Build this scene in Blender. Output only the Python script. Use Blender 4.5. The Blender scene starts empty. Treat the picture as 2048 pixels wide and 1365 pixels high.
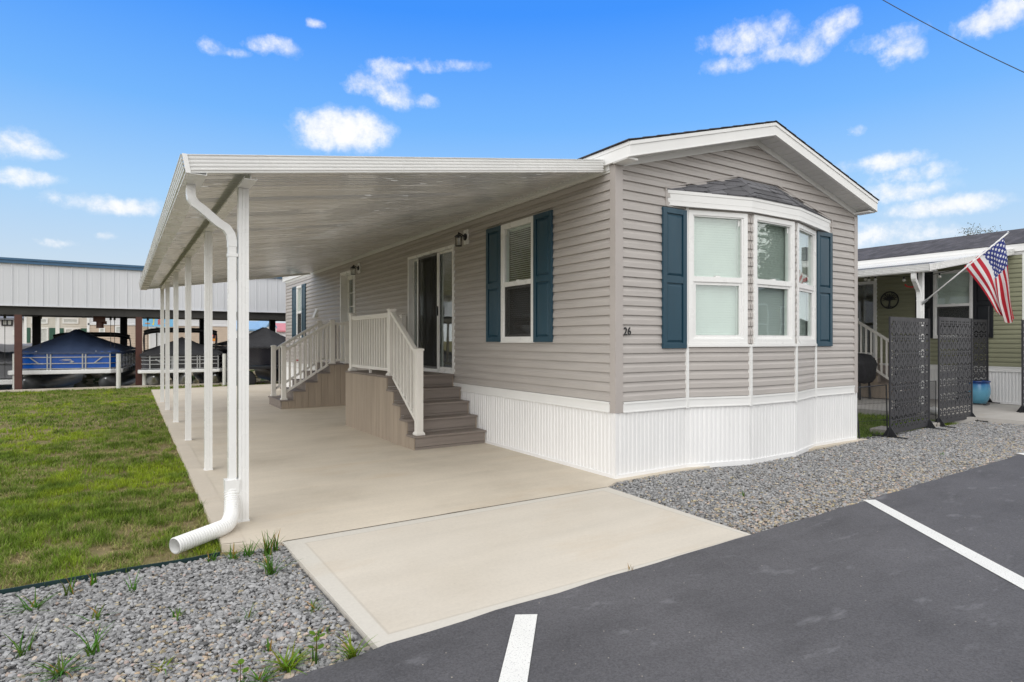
import bpy, math, random
import numpy as np
from mathutils import Vector, Matrix
random.seed(7); rng = np.random.default_rng(7)
SC = bpy.context.scene
COL = SC.collection
R = math.radians
PI = math.pi

# ------------------------------------------------------------------ helpers
class MB:
    """collects shapes; build() links them as ONE mesh object"""
    def __init__(s): s.v = []; s.f = []
    def add(s, vs, fs):
        o = len(s.v); s.v += [tuple(p) for p in vs]; s.f += [tuple(i + o for i in f) for f in fs]; return s
    def box(s, x0, x1, y0, y1, z0, z1):
        return s.hexa([(x0, y0, z0), (x1, y0, z0), (x1, y1, z0), (x0, y1, z0), (x0, y0, z1), (x1, y0, z1), (x1, y1, z1), (x0, y1, z1)])
    def hexa(s, p):
        return s.add(p, [(3, 2, 1, 0), (4, 5, 6, 7), (0, 1, 5, 4), (1, 2, 6, 5), (2, 3, 7, 6), (3, 0, 4, 7)])
    def mbox(s, m, u0, u1, z0, z1, d0, d1):
        return s.hexa([m(u0, z0, d1), m(u1, z0, d1), m(u1, z0, d0), m(u0, z0, d0), m(u0, z1, d1), m(u1, z1, d1), m(u1, z1, d0), m(u0, z1, d0)])
    def ring(s, m, u0, u1, z0, z1, w, d0, d1):
        s.mbox(m, u0, u0 + w, z0, z1, d0, d1); s.mbox(m, u1 - w, u1, z0, z1, d0, d1)
        s.mbox(m, u0 + w, u1 - w, z1 - w, z1, d0, d1); return s.mbox(m, u0 + w, u1 - w, z0, z0 + w, d0, d1)
    def quad(s, a, b, c, d): return s.add([a, b, c, d], [(0, 1, 2, 3)])
    def poly(s, pts): return s.add(pts, [tuple(range(len(pts)))])
    def prism(s, pts, h):
        n = len(pts); h = Vector(h); q = [tuple(Vector(p) + h) for p in pts]
        return s.add(list(pts) + q, [tuple(range(n))[::-1], tuple(range(n, 2 * n))] + [(i, (i + 1) % n, n + (i + 1) % n, n + i) for i in range(n)])
    def strip(s, A, B):
        """open surface between two equally long polylines"""
        n = len(A); return s.add(list(A) + list(B), [(i, i + 1, n + i + 1, n + i) for i in range(n - 1)])
    def bar(s, p, q, w, h, up=(0, 0, 1)):
        p = Vector(p); q = Vector(q); d = (q - p).normalized(); up = Vector(up)
        sx = d.cross(up); sx = sx.normalized() if sx.length > 1e-5 else Vector((1, 0, 0)); sy = sx.cross(d).normalized()
        a, b = sx * w / 2, sy * h / 2
        return s.hexa([p - a - b, p + a - b, q + a - b, q - a - b, p - a + b, p + a + b, q + a + b, q - a + b])
    def tube(s, pts, r, n=8, cap=True, sq=None):
        pts = [Vector(p) for p in pts]; rs = r if isinstance(r, (list, tuple)) else [r] * len(pts)
        base = len(s.v); prev = None
        for i, p in enumerate(pts):
            d = (pts[min(i + 1, len(pts) - 1)] - pts[max(i - 1, 0)]).normalized()
            if prev is None:
                a = Vector((0, 0, 1)) if abs(d.z) < .9 else Vector((0, 1, 0)); a = (a - d * a.dot(d)).normalized()
            else: a = (prev - d * prev.dot(d)).normalized()
            prev = a; b = d.cross(a)
            if sq:
                w, h = sq
                for ca, cb in ((-1, -1), (1, -1), (1, 1), (-1, 1)): s.v.append(tuple(p + a * ca * h / 2 + b * cb * w / 2))
            else:
                for k in range(n):
                    t = 2 * PI * k / n; s.v.append(tuple(p + (a * math.cos(t) + b * math.sin(t)) * rs[i]))
        if sq: n = 4
        for i in range(len(pts) - 1):
            for k in range(n): s.f.append((base + i * n + k, base + i * n + (k + 1) % n, base + (i + 1) * n + (k + 1) % n, base + (i + 1) * n + k))
        if cap:
            s.f.append(tuple(base + k for k in range(n))[::-1]); e = base + (len(pts) - 1) * n; s.f.append(tuple(e + k for k in range(n)))
        return s
    def lathe(s, prof, n=24, c=(0, 0, 0), cap=True):
        base = len(s.v)
        for r, z in prof:
            for k in range(n): s.v.append((c[0] + r * math.cos(2 * PI * k / n), c[1] + r * math.sin(2 * PI * k / n), c[2] + z))
        for i in range(len(prof) - 1):
            for k in range(n): s.f.append((base + i * n + k, base + i * n + (k + 1) % n, base + (i + 1) * n + (k + 1) % n, base + (i + 1) * n + k))
        if cap:
            s.f.append(tuple(base + k for k in range(n))[::-1]); e = base + (len(prof) - 1) * n; s.f.append(tuple(e + k for k in range(n)))
        return s
    def xf(s, M):
        s.v = [tuple(M @ Vector(p)) for p in s.v]; return s
    def build(s, name, mat, parent=None, smooth=False, bevel=0, col=None):
        v = s.v; loc = (0, 0, 0)
        if parent is None and v:
            xs = [p[0] for p in v]; ys = [p[1] for p in v]; zs = [p[2] for p in v]
            loc = ((min(xs) + max(xs)) / 2, (min(ys) + max(ys)) / 2, min(zs)); v = [(p[0] - loc[0], p[1] - loc[1], p[2] - loc[2]) for p in v]
        me = bpy.data.meshes.new(name); me.from_pydata(v, [], s.f); me.update()
        if mat: me.materials.append(mat)
        o = bpy.data.objects.new(name, me); COL.objects.link(o); o.location = loc
        if parent is not None: o.parent = parent
        if smooth:
            me.polygons.foreach_set('use_smooth', [True] * len(me.polygons))
            if smooth == 'auto': me.set_sharp_from_angle(angle=R(35))
        if bevel:
            b = o.modifiers.new('edge', 'BEVEL'); b.width = bevel; b.segments = 2; b.limit_method = 'ANGLE'; b.angle_limit = R(40)
        return o

def tag(o, label=None, cat=None, group=None, kind=None):
    if label: o['label'] = label
    if cat: o['category'] = cat
    if group: o['group'] = group
    if kind: o['kind'] = kind
    return o
def empty(name, loc, label, cat, group=None, rz=0):
    o = bpy.data.objects.new(name, None); COL.objects.link(o); o.location = loc; o.rotation_euler = (0, 0, rz)
    o.empty_display_size = .2
    return tag(o, label, cat, group)
def structure(o): o['kind'] = 'structure'; return o
def copy_tree(o, parent=None):
    c = o.copy(); COL.objects.link(c)
    if parent is not None: c.parent = parent
    for ch in list(o.children): copy_tree(ch, c)
    return c

# ------------------------------------------------------------------ camera (place measured from the house: its front left corner is the origin)
CAM = Vector((-4.233, -4.625, 1.4)); YAW = R(32.8); FPX = 1215.0
cd = bpy.data.cameras.new('camera'); cam = bpy.data.objects.new('camera', cd); COL.objects.link(cam)
cam.location = CAM; cam.rotation_euler = (R(90), 0, -YAW); cd.sensor_width = 36; cd.lens = FPX / 2048 * 36
cd.clip_start = .05; cd.clip_end = 3000; SC.camera = cam
FW = (math.sin(YAW), math.cos(YAW)); RT = (math.cos(YAW), -math.sin(YAW))
def at(px, dep):
    u = (px - 1024) / FPX
    return (CAM.x + dep * (FW[0] + u * RT[0]), CAM.y + dep * (FW[1] + u * RT[1]))
def hz(py, dep): return CAM.z + dep * (682.5 - py) / FPX

# ------------------------------------------------------------------ materials
MATS = {}
def nt(name):
    m = bpy.data.materials.new(name); m.use_nodes = True; t = m.node_tree
    return m, t, t.nodes['Principled BSDF'], t.nodes, t.links
def noise(t, vec, scale, detail=4, rough=.55, dim='3D'):
    n = t.nodes.new('ShaderNodeTexNoise'); n.inputs['Scale'].default_value = scale; n.inputs['Detail'].default_value = detail
    n.inputs['Roughness'].default_value = rough
    if vec is not None: t.links.new(vec, n.inputs['Vector'])
    return n.outputs['Fac']
def ramp(t, fac, stops):
    r = t.nodes.new('ShaderNodeValToRGB'); e = r.color_ramp.elements
    while len(e) < len(stops): e.new(.5)
    for el, (p, c) in zip(e, stops):
        el.position = p; el.color = (c[0], c[1], c[2], 1) if not isinstance(c, (int, float)) else (c, c, c, 1)
    t.links.new(fac, r.inputs['Fac']); return r.outputs['Color']
def mathn(t, op, a, b=None, c=None, clamp=False):
    n = t.nodes.new('ShaderNodeMath'); n.operation = op; n.use_clamp = clamp
    for i, x in enumerate((a, b, c)):
        if x is None: continue
        if isinstance(x, (int, float)): n.inputs[i].default_value = x
        else: t.links.new(x, n.inputs[i])
    return n.outputs[0]
def mixc(t, fac, a, b, mode='MIX'):
    n = t.nodes.new('ShaderNodeMix'); n.data_type = 'RGBA'; n.blend_type = mode
    for idx, x in ((0, fac), (6, a), (7, b)):
        if isinstance(x, (int, float)): n.inputs[idx].default_value = x
        elif isinstance(x, (tuple, list)): n.inputs[idx].default_value = (x[0], x[1], x[2], 1)
        else: t.links.new(x, n.inputs[idx])
    return n.outputs[2]
def coords(t, kind='Object', scale=None):
    c = t.nodes.new('ShaderNodeTexCoord').outputs[kind]
    if scale:
        m = t.nodes.new('ShaderNodeMapping'); m.inputs['Scale'].default_value = scale; t.links.new(c, m.inputs['Vector']); c = m.outputs['Vector']
    return c
def bump(t, p, h, strength, dist=.01):
    b = t.nodes.new('ShaderNodeBump'); b.inputs['Strength'].default_value = strength; b.inputs['Distance'].default_value = dist
    t.links.new(h, b.inputs['Height']); t.links.new(b.outputs['Normal'], p.inputs['Normal'])
def mat(name, c, rough=.5, var=.08, scale=3.0, metal=0, bumpy=0, bscale=60, stretch=None, spec=.5, coat=0):
    m, t, p, N, L = nt(name)
    p.inputs['Roughness'].default_value = rough; p.inputs['Metallic'].default_value = metal; p.inputs['Specular IOR Level'].default_value = spec
    if coat: p.inputs['Coat Weight'].default_value = coat; p.inputs['Coat Roughness'].default_value = .1
    v = coords(t, 'Object', stretch)
    f = noise(t, v, scale, 5)
    a = tuple(max(0, x * (1 - var)) for x in c); b = tuple(min(1, x * (1 + var)) for x in c)
    L.new(ramp(t, f, [(.3, a), (.7, b)]), p.inputs['Base Color'])
    rr = ramp(t, noise(t, v, scale * 2.3, 3), [(.3, max(.02, rough - .06)), (.7, min(1, rough + .06))]); L.new(rr, p.inputs['Roughness'])
    if bumpy: bump(t, p, noise(t, v, bscale, 4), bumpy)
    return m

M_white = mat('white_vinyl', (.80, .80, .79), .35, .03, 2, bumpy=.04, bscale=25)
M_alum = mat('white_aluminium', (.80, .80, .79), .28, .03, 2)
M_soffit = mat('white_soffit', (.74, .74, .73), .45, .03)
M_skirt = mat('white_skirting', (.80, .80, .80), .4, .04, 1.2, stretch=(1, 1, .25))
M_tan = mat('taupe_siding', (.44, .41, .388), .42, .06, 1.6, bumpy=.10, bscale=22, stretch=(1, 1, 9))
M_post = mat('taupe_trim', (.43, .395, .375), .4, .05, 2)
M_green = mat('sage_siding', (.27, .275, .185), .45, .06, 1.6, bumpy=.08, bscale=22, stretch=(1, 1, 9))
M_teal = mat('teal_shutter', (.012, .055, .088), .42, .10, 4, bumpy=.08, bscale=40, stretch=(1, 1, .15))
M_black = mat('black_paint', (.014, .015, .018), .45, .2, 5)
M_blackshut = mat('black_shutter', (.010, .012, .016), .45, .1, 5)
M_frame = mat('white_window_frame', (.82, .82, .81), .3, .02)
M_dark = mat('dark_room', (.05, .05, .05), .8, .2, 1.5)
M_blind = mat('white_blind', (.74, .78, .75), .5, .05, 3)
M_rail = mat('cream_railing', (.77, .745, .70), .4, .04, 3)
M_deck = mat('grey_brown_decking', (.235, .20, .177), .6, .14, 3, bumpy=.25, bscale=60, stretch=(.35, 6, 6))
M_clad = mat('brown_cladding', (.335, .275, .215), .6, .12, 3, bumpy=.2, bscale=40, stretch=(4, 4, .3))
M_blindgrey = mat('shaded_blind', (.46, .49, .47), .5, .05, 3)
M_grey = mat('grey_screen_frame', (.16, .16, .16), .5, .05)
M_brown = mat('red_brown_steel', (.085, .030, .022), .55, .15, 4)
M_galv = mat('galvanised_metal', (.45, .46, .47), .35, .1, 5, metal=.7)
M_pvc = mat('white_guide_post', (.62, .62, .58), .5, .1, 3)
M_panelm = mat('white_metal_panel', (.60, .615, .65), .4, .03, .7, stretch=(1, 1, .3))
M_bluecap = mat('blue_metal_cap', (.035, .11, .21), .35, .08)
M_darkwood = mat('dark_steel', (.035, .034, .032), .6, .3, 2)
M_pipe = mat('white_plastic_pipe', (.80, .80, .79), .35, .04, 4)
M_concf = None

def glass_mat(name, tint=(.945, .985, .965), ior=1.7):
    m = bpy.data.materials.new(name); m.use_nodes = True; t = m.node_tree; N = t.nodes; N.clear()
    out = N.new('ShaderNodeOutputMaterial'); mx = N.new('ShaderNodeMixShader'); tr = N.new('ShaderNodeBsdfTransparent'); gl = N.new('ShaderNodeBsdfGlossy')
    lw = N.new('ShaderNodeLayerWeight'); lw.inputs['Blend'].default_value = .5; r0 = ((ior - 1) / (ior + 1)) ** 2
    fr = mathn(t, 'MULTIPLY_ADD', mathn(t, 'POWER', lw.outputs['Facing'], 5), 1 - r0, r0)
    tr.inputs['Color'].default_value = (*tint, 1); gl.inputs['Roughness'].default_value = .0; gl.inputs['Color'].default_value = (.95, .97, .96, 1)
    n = N.new('ShaderNodeTexNoise'); n.inputs['Scale'].default_value = 2.5; n.inputs['Detail'].default_value = 1
    tc = N.new('ShaderNodeTexCoord'); t.links.new(tc.outputs['Object'], n.inputs['Vector'])
    b = N.new('ShaderNodeBump'); b.inputs['Strength'].default_value = .012; b.inputs['Distance'].default_value = .1; t.links.new(n.outputs['Fac'], b.inputs['Height'])
    t.links.new(b.outputs['Normal'], gl.inputs['Normal'])
    t.links.new(fr, mx.inputs['Fac']); t.links.new(tr.outputs[0], mx.inputs[1]); t.links.new(gl.outputs[0], mx.inputs[2]); t.links.new(mx.outputs[0], out.inputs[0])
    return m
M_glass = glass_mat('window_glass', ior=2.15)
M_lampglass = glass_mat('lamp_glass', (.9, .9, .88), 1.4)
def screen_mat(name, c, cover):
    m = bpy.data.materials.new(name); m.use_nodes = True; t = m.node_tree; N = t.nodes; N.clear()
    out = N.new('ShaderNodeOutputMaterial'); mx = N.new('ShaderNodeMixShader'); tr = N.new('ShaderNodeBsdfTransparent'); d = N.new('ShaderNodeBsdfDiffuse')
    d.inputs['Color'].default_value = (*c, 1); mx.inputs[0].default_value = cover
    t.links.new(tr.outputs[0], mx.inputs[1]); t.links.new(d.outputs[0], mx.inputs[2]); t.links.new(mx.outputs[0], out.inputs[0]); return m
M_mesh = screen_mat('insect_mesh', (.06, .06, .06), .55)

def shingle_mat(name, base, sc=1.0):
    m, t, p, N, L = nt(name); v = coords(t, 'Object')
    br = N.new('ShaderNodeTexBrick'); br.inputs['Scale'].default_value = 1; br.inputs['Brick Width'].default_value = .32 * sc; br.inputs['Row Height'].default_value = .14 * sc
    br.inputs['Mortar Size'].default_value = .004; br.inputs['Color1'].default_value = (*[x * .65 for x in base], 1); br.inputs['Color2'].default_value = (*[x * 1.35 for x in base], 1)
    br.inputs['Mortar'].default_value = (*[x * .25 for x in base], 1); br.offset = .37; br.inputs['Bias'].default_value = 0
    L.new(v, br.inputs['Vector'])
    f = noise(t, v, 90, 3); c = mixc(t, .55, br.outputs['Color'], ramp(t, f, [(.25, .35), (.75, 1.0)]), 'MULTIPLY')
    L.new(c, p.inputs['Base Color']); p.inputs['Roughness'].default_value = .9; bump(t, p, f, .5, .004)
    return m
M_shingle = shingle_mat('grey_shingle', (.17, .17, .185))
M_shingle_dark = shingle_mat('dark_shingle', (.085, .08, .09))

def concrete_mat(name, base, rect=None, band=.11, bandcol=None, stain=.10):
    m, t, p, N, L = nt(name); v = coords(t, 'Object')
    f = noise(t, v, .9, 6, .6); g = noise(t, v, 45, 4, .7); h = noise(t, v, 260, 2)
    s = coords(t, 'Object', (.5, 3.5, 1)); w = noise(t, s, 1.3, 5, .6)
    c = ramp(t, f, [(.25, tuple(x * (1 - stain) for x in (base[0], base[1] * .985, base[2] * .96))), (.5, base), (.75, tuple(min(1, x * (1 + stain * .5)) for x in base))])
    c = mixc(t, .5, c, ramp(t, w, [(.35, .86), (.65, 1.0)]), 'MULTIPLY')
    if rect:
        sp = N.new('ShaderNodeSeparateXYZ'); L.new(v, sp.inputs[0])
        x0, x1, y0, y1 = rect
        dx = mathn(t, 'MINIMUM', mathn(t, 'SUBTRACT', sp.outputs[0], x0), mathn(t, 'SUBTRACT', x1, sp.outputs[0]))
        dy = mathn(t, 'MINIMUM', mathn(t, 'SUBTRACT', sp.outputs[1], y0), mathn(t, 'SUBTRACT', y1, sp.outputs[1]))
        d = mathn(t, 'MINIMUM', dx, dy)
        k = ramp(t, mathn(t, 'DIVIDE', d, band), [(0.9, 1.0), (1.0, 0.0)])
        c = mixc(t, k, c, bandcol)
        ln = ramp(t, mathn(t, 'ABSOLUTE', mathn(t, 'SUBTRACT', d, band)), [(.004, .72), (.009, 1.0)])
        c = mixc(t, .4, c, ln, 'MULTIPLY')
    c = mixc(t, .35, c, ramp(t, g, [(.3, .86), (.6, 1.05)]), 'MULTIPLY')
    c = mixc(t, ramp(t, noise(t, coords(t, 'Object', (.55, 1.6, 1)), 1.1, 6, .65), [(.56, 0.0), (.70, .30)]), c, (base[0] * .82, base[1] * .70, base[2] * .55))
    sp2 = ramp(t, noise(t, v, 14, 2, .5), [(.16, .70), (.22, 1.0)])
    c = mixc(t, .5, c, sp2, 'MULTIPLY')
    L.new(c, p.inputs['Base Color']); p.inputs['Roughness'].default_value = .85; p.inputs['Specular IOR Level'].default_value = .25
    bump(t, p, mixc(t, .5, g, h), .22, .004)
    return m

def attr_mat(name, rough=.8, spec=.3, trans=0, var=.0):
    m, t, p, N, L = nt(name)
    a = N.new('ShaderNodeAttribute'); a.attribute_name = 'Col'; L.new(a.outputs['Color'], p.inputs['Base Color'])
    p.inputs['Roughness'].default_value = rough; p.inputs['Specular IOR Level'].default_value = spec
    if trans:
        out = N['Material Output']; tl = N.new('ShaderNodeBsdfTranslucent'); mx = N.new('ShaderNodeMixShader'); mx.inputs[0].default_value = trans
        L.new(a.outputs['Color'], tl.inputs['Color']); L.new(p.outputs[0], mx.inputs[1]); L.new(tl.outputs[0], mx.inputs[2]); L.new(mx.outputs[0], out.inputs[0])
    return m
M_blade = attr_mat('grass_blade', .6, .2, .35)
M_stone = attr_mat('crushed_stone', .85, .3)
M_leaf = attr_mat('tree_leaf', .6, .25, .3)

def raw_mesh(name, co, faces_flat, nper, mat_, colors=None, smooth=False, parent=None):
    """numpy mesh: co (n,3); faces_flat int array of nper-gons"""
    me = bpy.data.meshes.new(name); nf = len(faces_flat) // nper
    me.vertices.add(len(co)); me.vertices.foreach_set('co', co.astype(np.float32).ravel())
    me.loops.add(len(faces_flat)); me.loops.foreach_set('vertex_index', faces_flat.astype(np.int32))
    me.polygons.add(nf); me.polygons.foreach_set('loop_start', np.arange(0, nf * nper, nper, dtype=np.int32))
    me.polygons.foreach_set('loop_total', np.full(nf, nper, dtype=np.int32))
    me.update(calc_edges=True)
    if colors is not None:
        a = me.color_attributes.new('Col', 'FLOAT_COLOR', 'POINT')
        c4 = np.ones((len(co), 4), np.float32); c4[:, :3] = colors; a.data.foreach_set('color', c4.ravel())
    me.polygons.foreach_set('use_smooth', np.full(nf, bool(smooth)))
    me.materials.append(mat_)
    o = bpy.data.objects.new(name, me); COL.objects.link(o)
    if parent is not None: o.parent = parent
    return o

# ------------------------------------------------------------------ sky and sun
SUN_EL, SUN_AZ = R(36), math.atan2(-.82, -.57)
wd = bpy.data.worlds.new('World'); SC.world = wd; wd.use_nodes = True
t = wd.node_tree; N = t.nodes; L = t.links
bg = N['Background']; bg.inputs['Strength'].default_value = .1
sky = N.new('ShaderNodeTexSky'); sky.sky_type = 'NISHITA'; sky.sun_disc = False; sky.sun_elevation = SUN_EL; sky.sun_rotation = SUN_AZ
sky.air_density = 1.0; sky.dust_density = .6; sky.ozone_density = 3.0
tc = N.new('ShaderNodeTexCoord').outputs['Generated']
nv = N.new('ShaderNodeVectorMath'); nv.operation = 'NORMALIZE'; L.new(tc, nv.inputs[0]); nv = nv.outputs[0]
sp = N.new('ShaderNodeSeparateXYZ'); L.new(nv, sp.inputs[0]); sx, sy, sz = sp.outputs
AZ = mathn(t, 'MULTIPLY', mathn(t, 'ARCTAN2', sx, sy), 180 / PI); EL = mathn(t, 'MULTIPLY', mathn(t, 'ARCSINE', sz), 180 / PI)
# clear-sky tone: Nishita graded towards the deep azure at height and the pale horizon of the photograph
azure = ramp(t, mathn(t, 'DIVIDE', EL, 60, clamp=True), [(0, (6.7, 7.4, 7.9)), (.10, (5.8, 7.1, 8.4)), (.20, (3.9, 6.5, 9.6)), (.32, (1.75, 4.75, 10.0)), (.47, (.48, 3.0, 10.1)), (1, (.3, 1.9, 7.6))])
base = mixc(t, .88, sky.outputs['Color'], azure)
# clouds
CL = [(51.7, 25.0, 1.9, 0.9, 1), (53.8, 24.9, 2.1, 1.2, 1), (55.8, 24.8, 1.8, 1.2, 1), (56.6, 23.5, 2.0, 0.7, 1), (58.4, 23.7, 1.7, 1.1, 1), (60.1, 24.5, 1.5, 0.9, 1), (61.3, 24.8, 1.2, 0.8, 1), (52.5, 23.2, 2.3, 0.6, 0.8), (17.4, 18.5, 3.9, 1.4, 1.5), (15.3, 18.0, 1.5, 1.1, 1.2), (19.4, 18.4, 2.1, 1.2, 1.3), (15.7, 17.2, 2.6, 0.5, 0.9), (19.9, 22.3, 2.1, 0.9, 1), (20.8, 23.4, 1.7, 0.8, 1), (22.4, 23.9, 1.0, 0.3, 0.8), (21.7, 21.5, 1.7, 0.9, 1), (24.4, 21.2, 1.3, 0.5, 0.8), (11.4, 24.2, 1.9, 0.6, 1), (8.3, 23.3, 0.9, 0.3, 0.6), (6.4, 23.5, 0.8, 0.5, 0.5), (-6.8, 14.2, 2.1, 0.9, 1.1), (-5.3, 13.9, 1.5, 0.4, 0.8), (-6.1, 11.8, 2.1, 0.5, 0.9), (-0.9, 10.6, 3.3, 0.6, 1), (-1.2, 8.1, 0.8, 0.2, 0.8), (-3.9, 7.3, 0.7, 0.2, 0.6), (65.7, 21.9, 1.2, 0.8, 0.75), (65.0, 22.9, 1.7, 0.5, 0.5), (71.3, 22.5, 2.0, 0.7, 1), (72.7, 22.9, 1.7, 0.7, 1), (64.3, 14.0, 2.7, 0.6, 1), (66.4, 12.9, 2.3, 0.6, 0.9), (65.4, 11.7, 3.0, 0.7, 1), (68.3, 10.3, 3.4, 0.6, 1), (66.4, 10.0, 2.0, 0.5, 0.8), (64.2, 8.6, 3.1, 0.9, 0.9), (67.3, 8.2, 2.6, 0.5, 0.6), (62.1, 16.9, 0.5, 0.3, 0.7), (15.0, 26.4, 0.6, 0.3, 0.6), (26.0, 24.3, 2.8, 0.3, 0.3)]
CLK = 1.0
wob = noise(t, nv, 13, 6, .62); wob2 = noise(t, nv, 48, 5, .65)
AZw = mathn(t, 'ADD', AZ, mathn(t, 'MULTIPLY_ADD', wob, 3.0, -1.5)); ELw = mathn(t, 'ADD', EL, mathn(t, 'MULTIPLY_ADD', noise(t, nv, 17.3, 6, .62), 1.6, -.8))
field = None
for a0, e0, wa, we, k in CL:
    dx = mathn(t, 'MULTIPLY', mathn(t, 'SUBTRACT', AZw, a0), 1 / (wa * 1.25)); dy = mathn(t, 'MULTIPLY', mathn(t, 'SUBTRACT', ELw, e0), 1 / (we * 1.35))
    r2 = mathn(t, 'MULTIPLY_ADD', dx, dx, mathn(t, 'MULTIPLY', dy, dy))
    f = mathn(t, 'MULTIPLY_ADD', r2, -k, k)
    field = f if field is None else mathn(t, 'SMOOTH_MAX', field, f, .25)
dens = mathn(t, 'ADD', field, mathn(t, 'ADD', mathn(t, 'MULTIPLY_ADD', wob2, 1.7, -.90), mathn(t, 'MULTIPLY_ADD', wob, 2.4, -1.25)))
cmask = ramp(t, mathn(t, 'MULTIPLY_ADD', dens, .5, .3, clamp=True), [(.14, 0.0), (.34, .12), (.55, .45), (.75, .80), (1.0, 1.0)])
# bright overcast added outside the view, overhead, beside and behind, for neutral fill light
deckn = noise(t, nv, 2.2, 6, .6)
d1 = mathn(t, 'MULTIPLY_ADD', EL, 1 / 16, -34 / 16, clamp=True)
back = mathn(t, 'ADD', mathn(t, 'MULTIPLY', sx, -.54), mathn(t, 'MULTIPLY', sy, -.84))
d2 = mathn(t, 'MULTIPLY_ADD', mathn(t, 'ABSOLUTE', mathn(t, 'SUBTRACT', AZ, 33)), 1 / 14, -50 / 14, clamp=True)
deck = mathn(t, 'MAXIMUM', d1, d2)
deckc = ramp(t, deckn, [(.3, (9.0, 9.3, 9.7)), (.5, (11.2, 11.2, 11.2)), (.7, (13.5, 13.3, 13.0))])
deckc = mixc(t, 1.0, deckc, ramp(t, mathn(t, 'DIVIDE', EL, 90, clamp=True), [(0, 1.2), (.5, 1.0), (1, .92)]), 'MULTIPLY')  # added overcast raised towards the horizon for more fill under the carport
c = mixc(t, cmask, base, ramp(t, wob2, [(.3, (8.4, 8.7, 9.1)), (.6, (9.7, 9.75, 9.9))]))
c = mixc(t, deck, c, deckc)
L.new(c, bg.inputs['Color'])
sd = bpy.data.lights.new('sun', 'SUN'); sd.energy = 1.25; sd.angle = R(60); sd.color = (1, .98, .95)
so = bpy.data.objects.new('sun', sd); COL.objects.link(so)
sv = Vector((math.sin(SUN_AZ) * math.cos(SUN_EL), math.cos(SUN_AZ) * math.cos(SUN_EL), math.sin(SUN_EL)))
so.rotation_euler = (-sv).to_track_quat('-Z', 'Y').to_euler(); so.location = (-10, -12, 20)
SC.view_settings.view_transform = 'Standard'; SC.view_settings.look = 'None'; SC.view_settings.gamma = 1; SC.view_settings.exposure = 0.09
SC.view_settings.use_curve_mapping = False
SC.cycles.max_bounces = 10; SC.cycles.diffuse_bounces = 8; SC.cycles.glossy_bounces = 5; SC.cycles.transparent_max_bounces = 16; SC.cycles.caustics_reflective = False; SC.cycles.caustics_refractive = False
SC.cycles.use_denoising = True
# ------------------------------------------------------------------ the house kit
COURSE = .0988
PROF = [(0, 0), (.0005, .021), (.050, .0185), (.058, .013), (.070, .007), (.0988, .002)]   # lapped vinyl: height in the course, depth
def siding(m, ur, z0, z1, holes=(), base=.78, mb=None):
    mb = mb or MB(); k0 = int(math.floor((z0 - base) / COURSE)); k1 = int(math.ceil((z1 - base) / COURSE))
    for k in range(k0, k1):
        for (ha, da), (hb, db) in zip(PROF[:-1], PROF[1:]):
            za, zb = base + k * COURSE + ha, base + k * COURSE + hb
            if zb <= z0 + 1e-6 or za >= z1 - 1e-6: continue
            if za < z0: da = da + (db - da) * (z0 - za) / max(1e-6, zb - za); za = z0
            if zb > z1: db = da + (db - da) * (z1 - za) / max(1e-6, zb - za); zb = z1
            (a0, a1), (b0, b1) = ur(za), ur(zb)
            if a1 - a0 < .002: continue
            if b1 <= b0: b0 = b1 = (b0 + b1) / 2
            zm = (za + zb) / 2
            cuts = sorted((h[0], h[1]) for h in holes if h[2] < zm < h[3])
            segs = []; u = 0.0; W = a1 - a0
            x = a0
            for h0, h1 in cuts:
                if h0 > x: segs.append((x, h0))
                x = max(x, h1)
            if x < a1: segs.append((x, a1))
            for s0, s1 in segs:
                t0 = b0 if s0 == a0 else s0; t1 = b1 if s1 == a1 else s1
                mb.quad(m(s0, za, da), m(s1, za, da), m(t1, zb, db), m(t0, zb, db))
    return mb
def wallmap(A, t):
    A = Vector((A[0], A[1])); t = Vector(t).normalized(); n = Vector((t.y, -t.x))
    return lambda u, z, d: (A.x + t.x * u + n.x * d, A.y + t.y * u + n.y * d, z)
LEFT = lambda u, z, d: (-d, u, z)
FRONT = lambda u, z, d: (u, -d, z)
RIGHT = lambda u, z, d: (4.57 + d, u, z)

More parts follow.
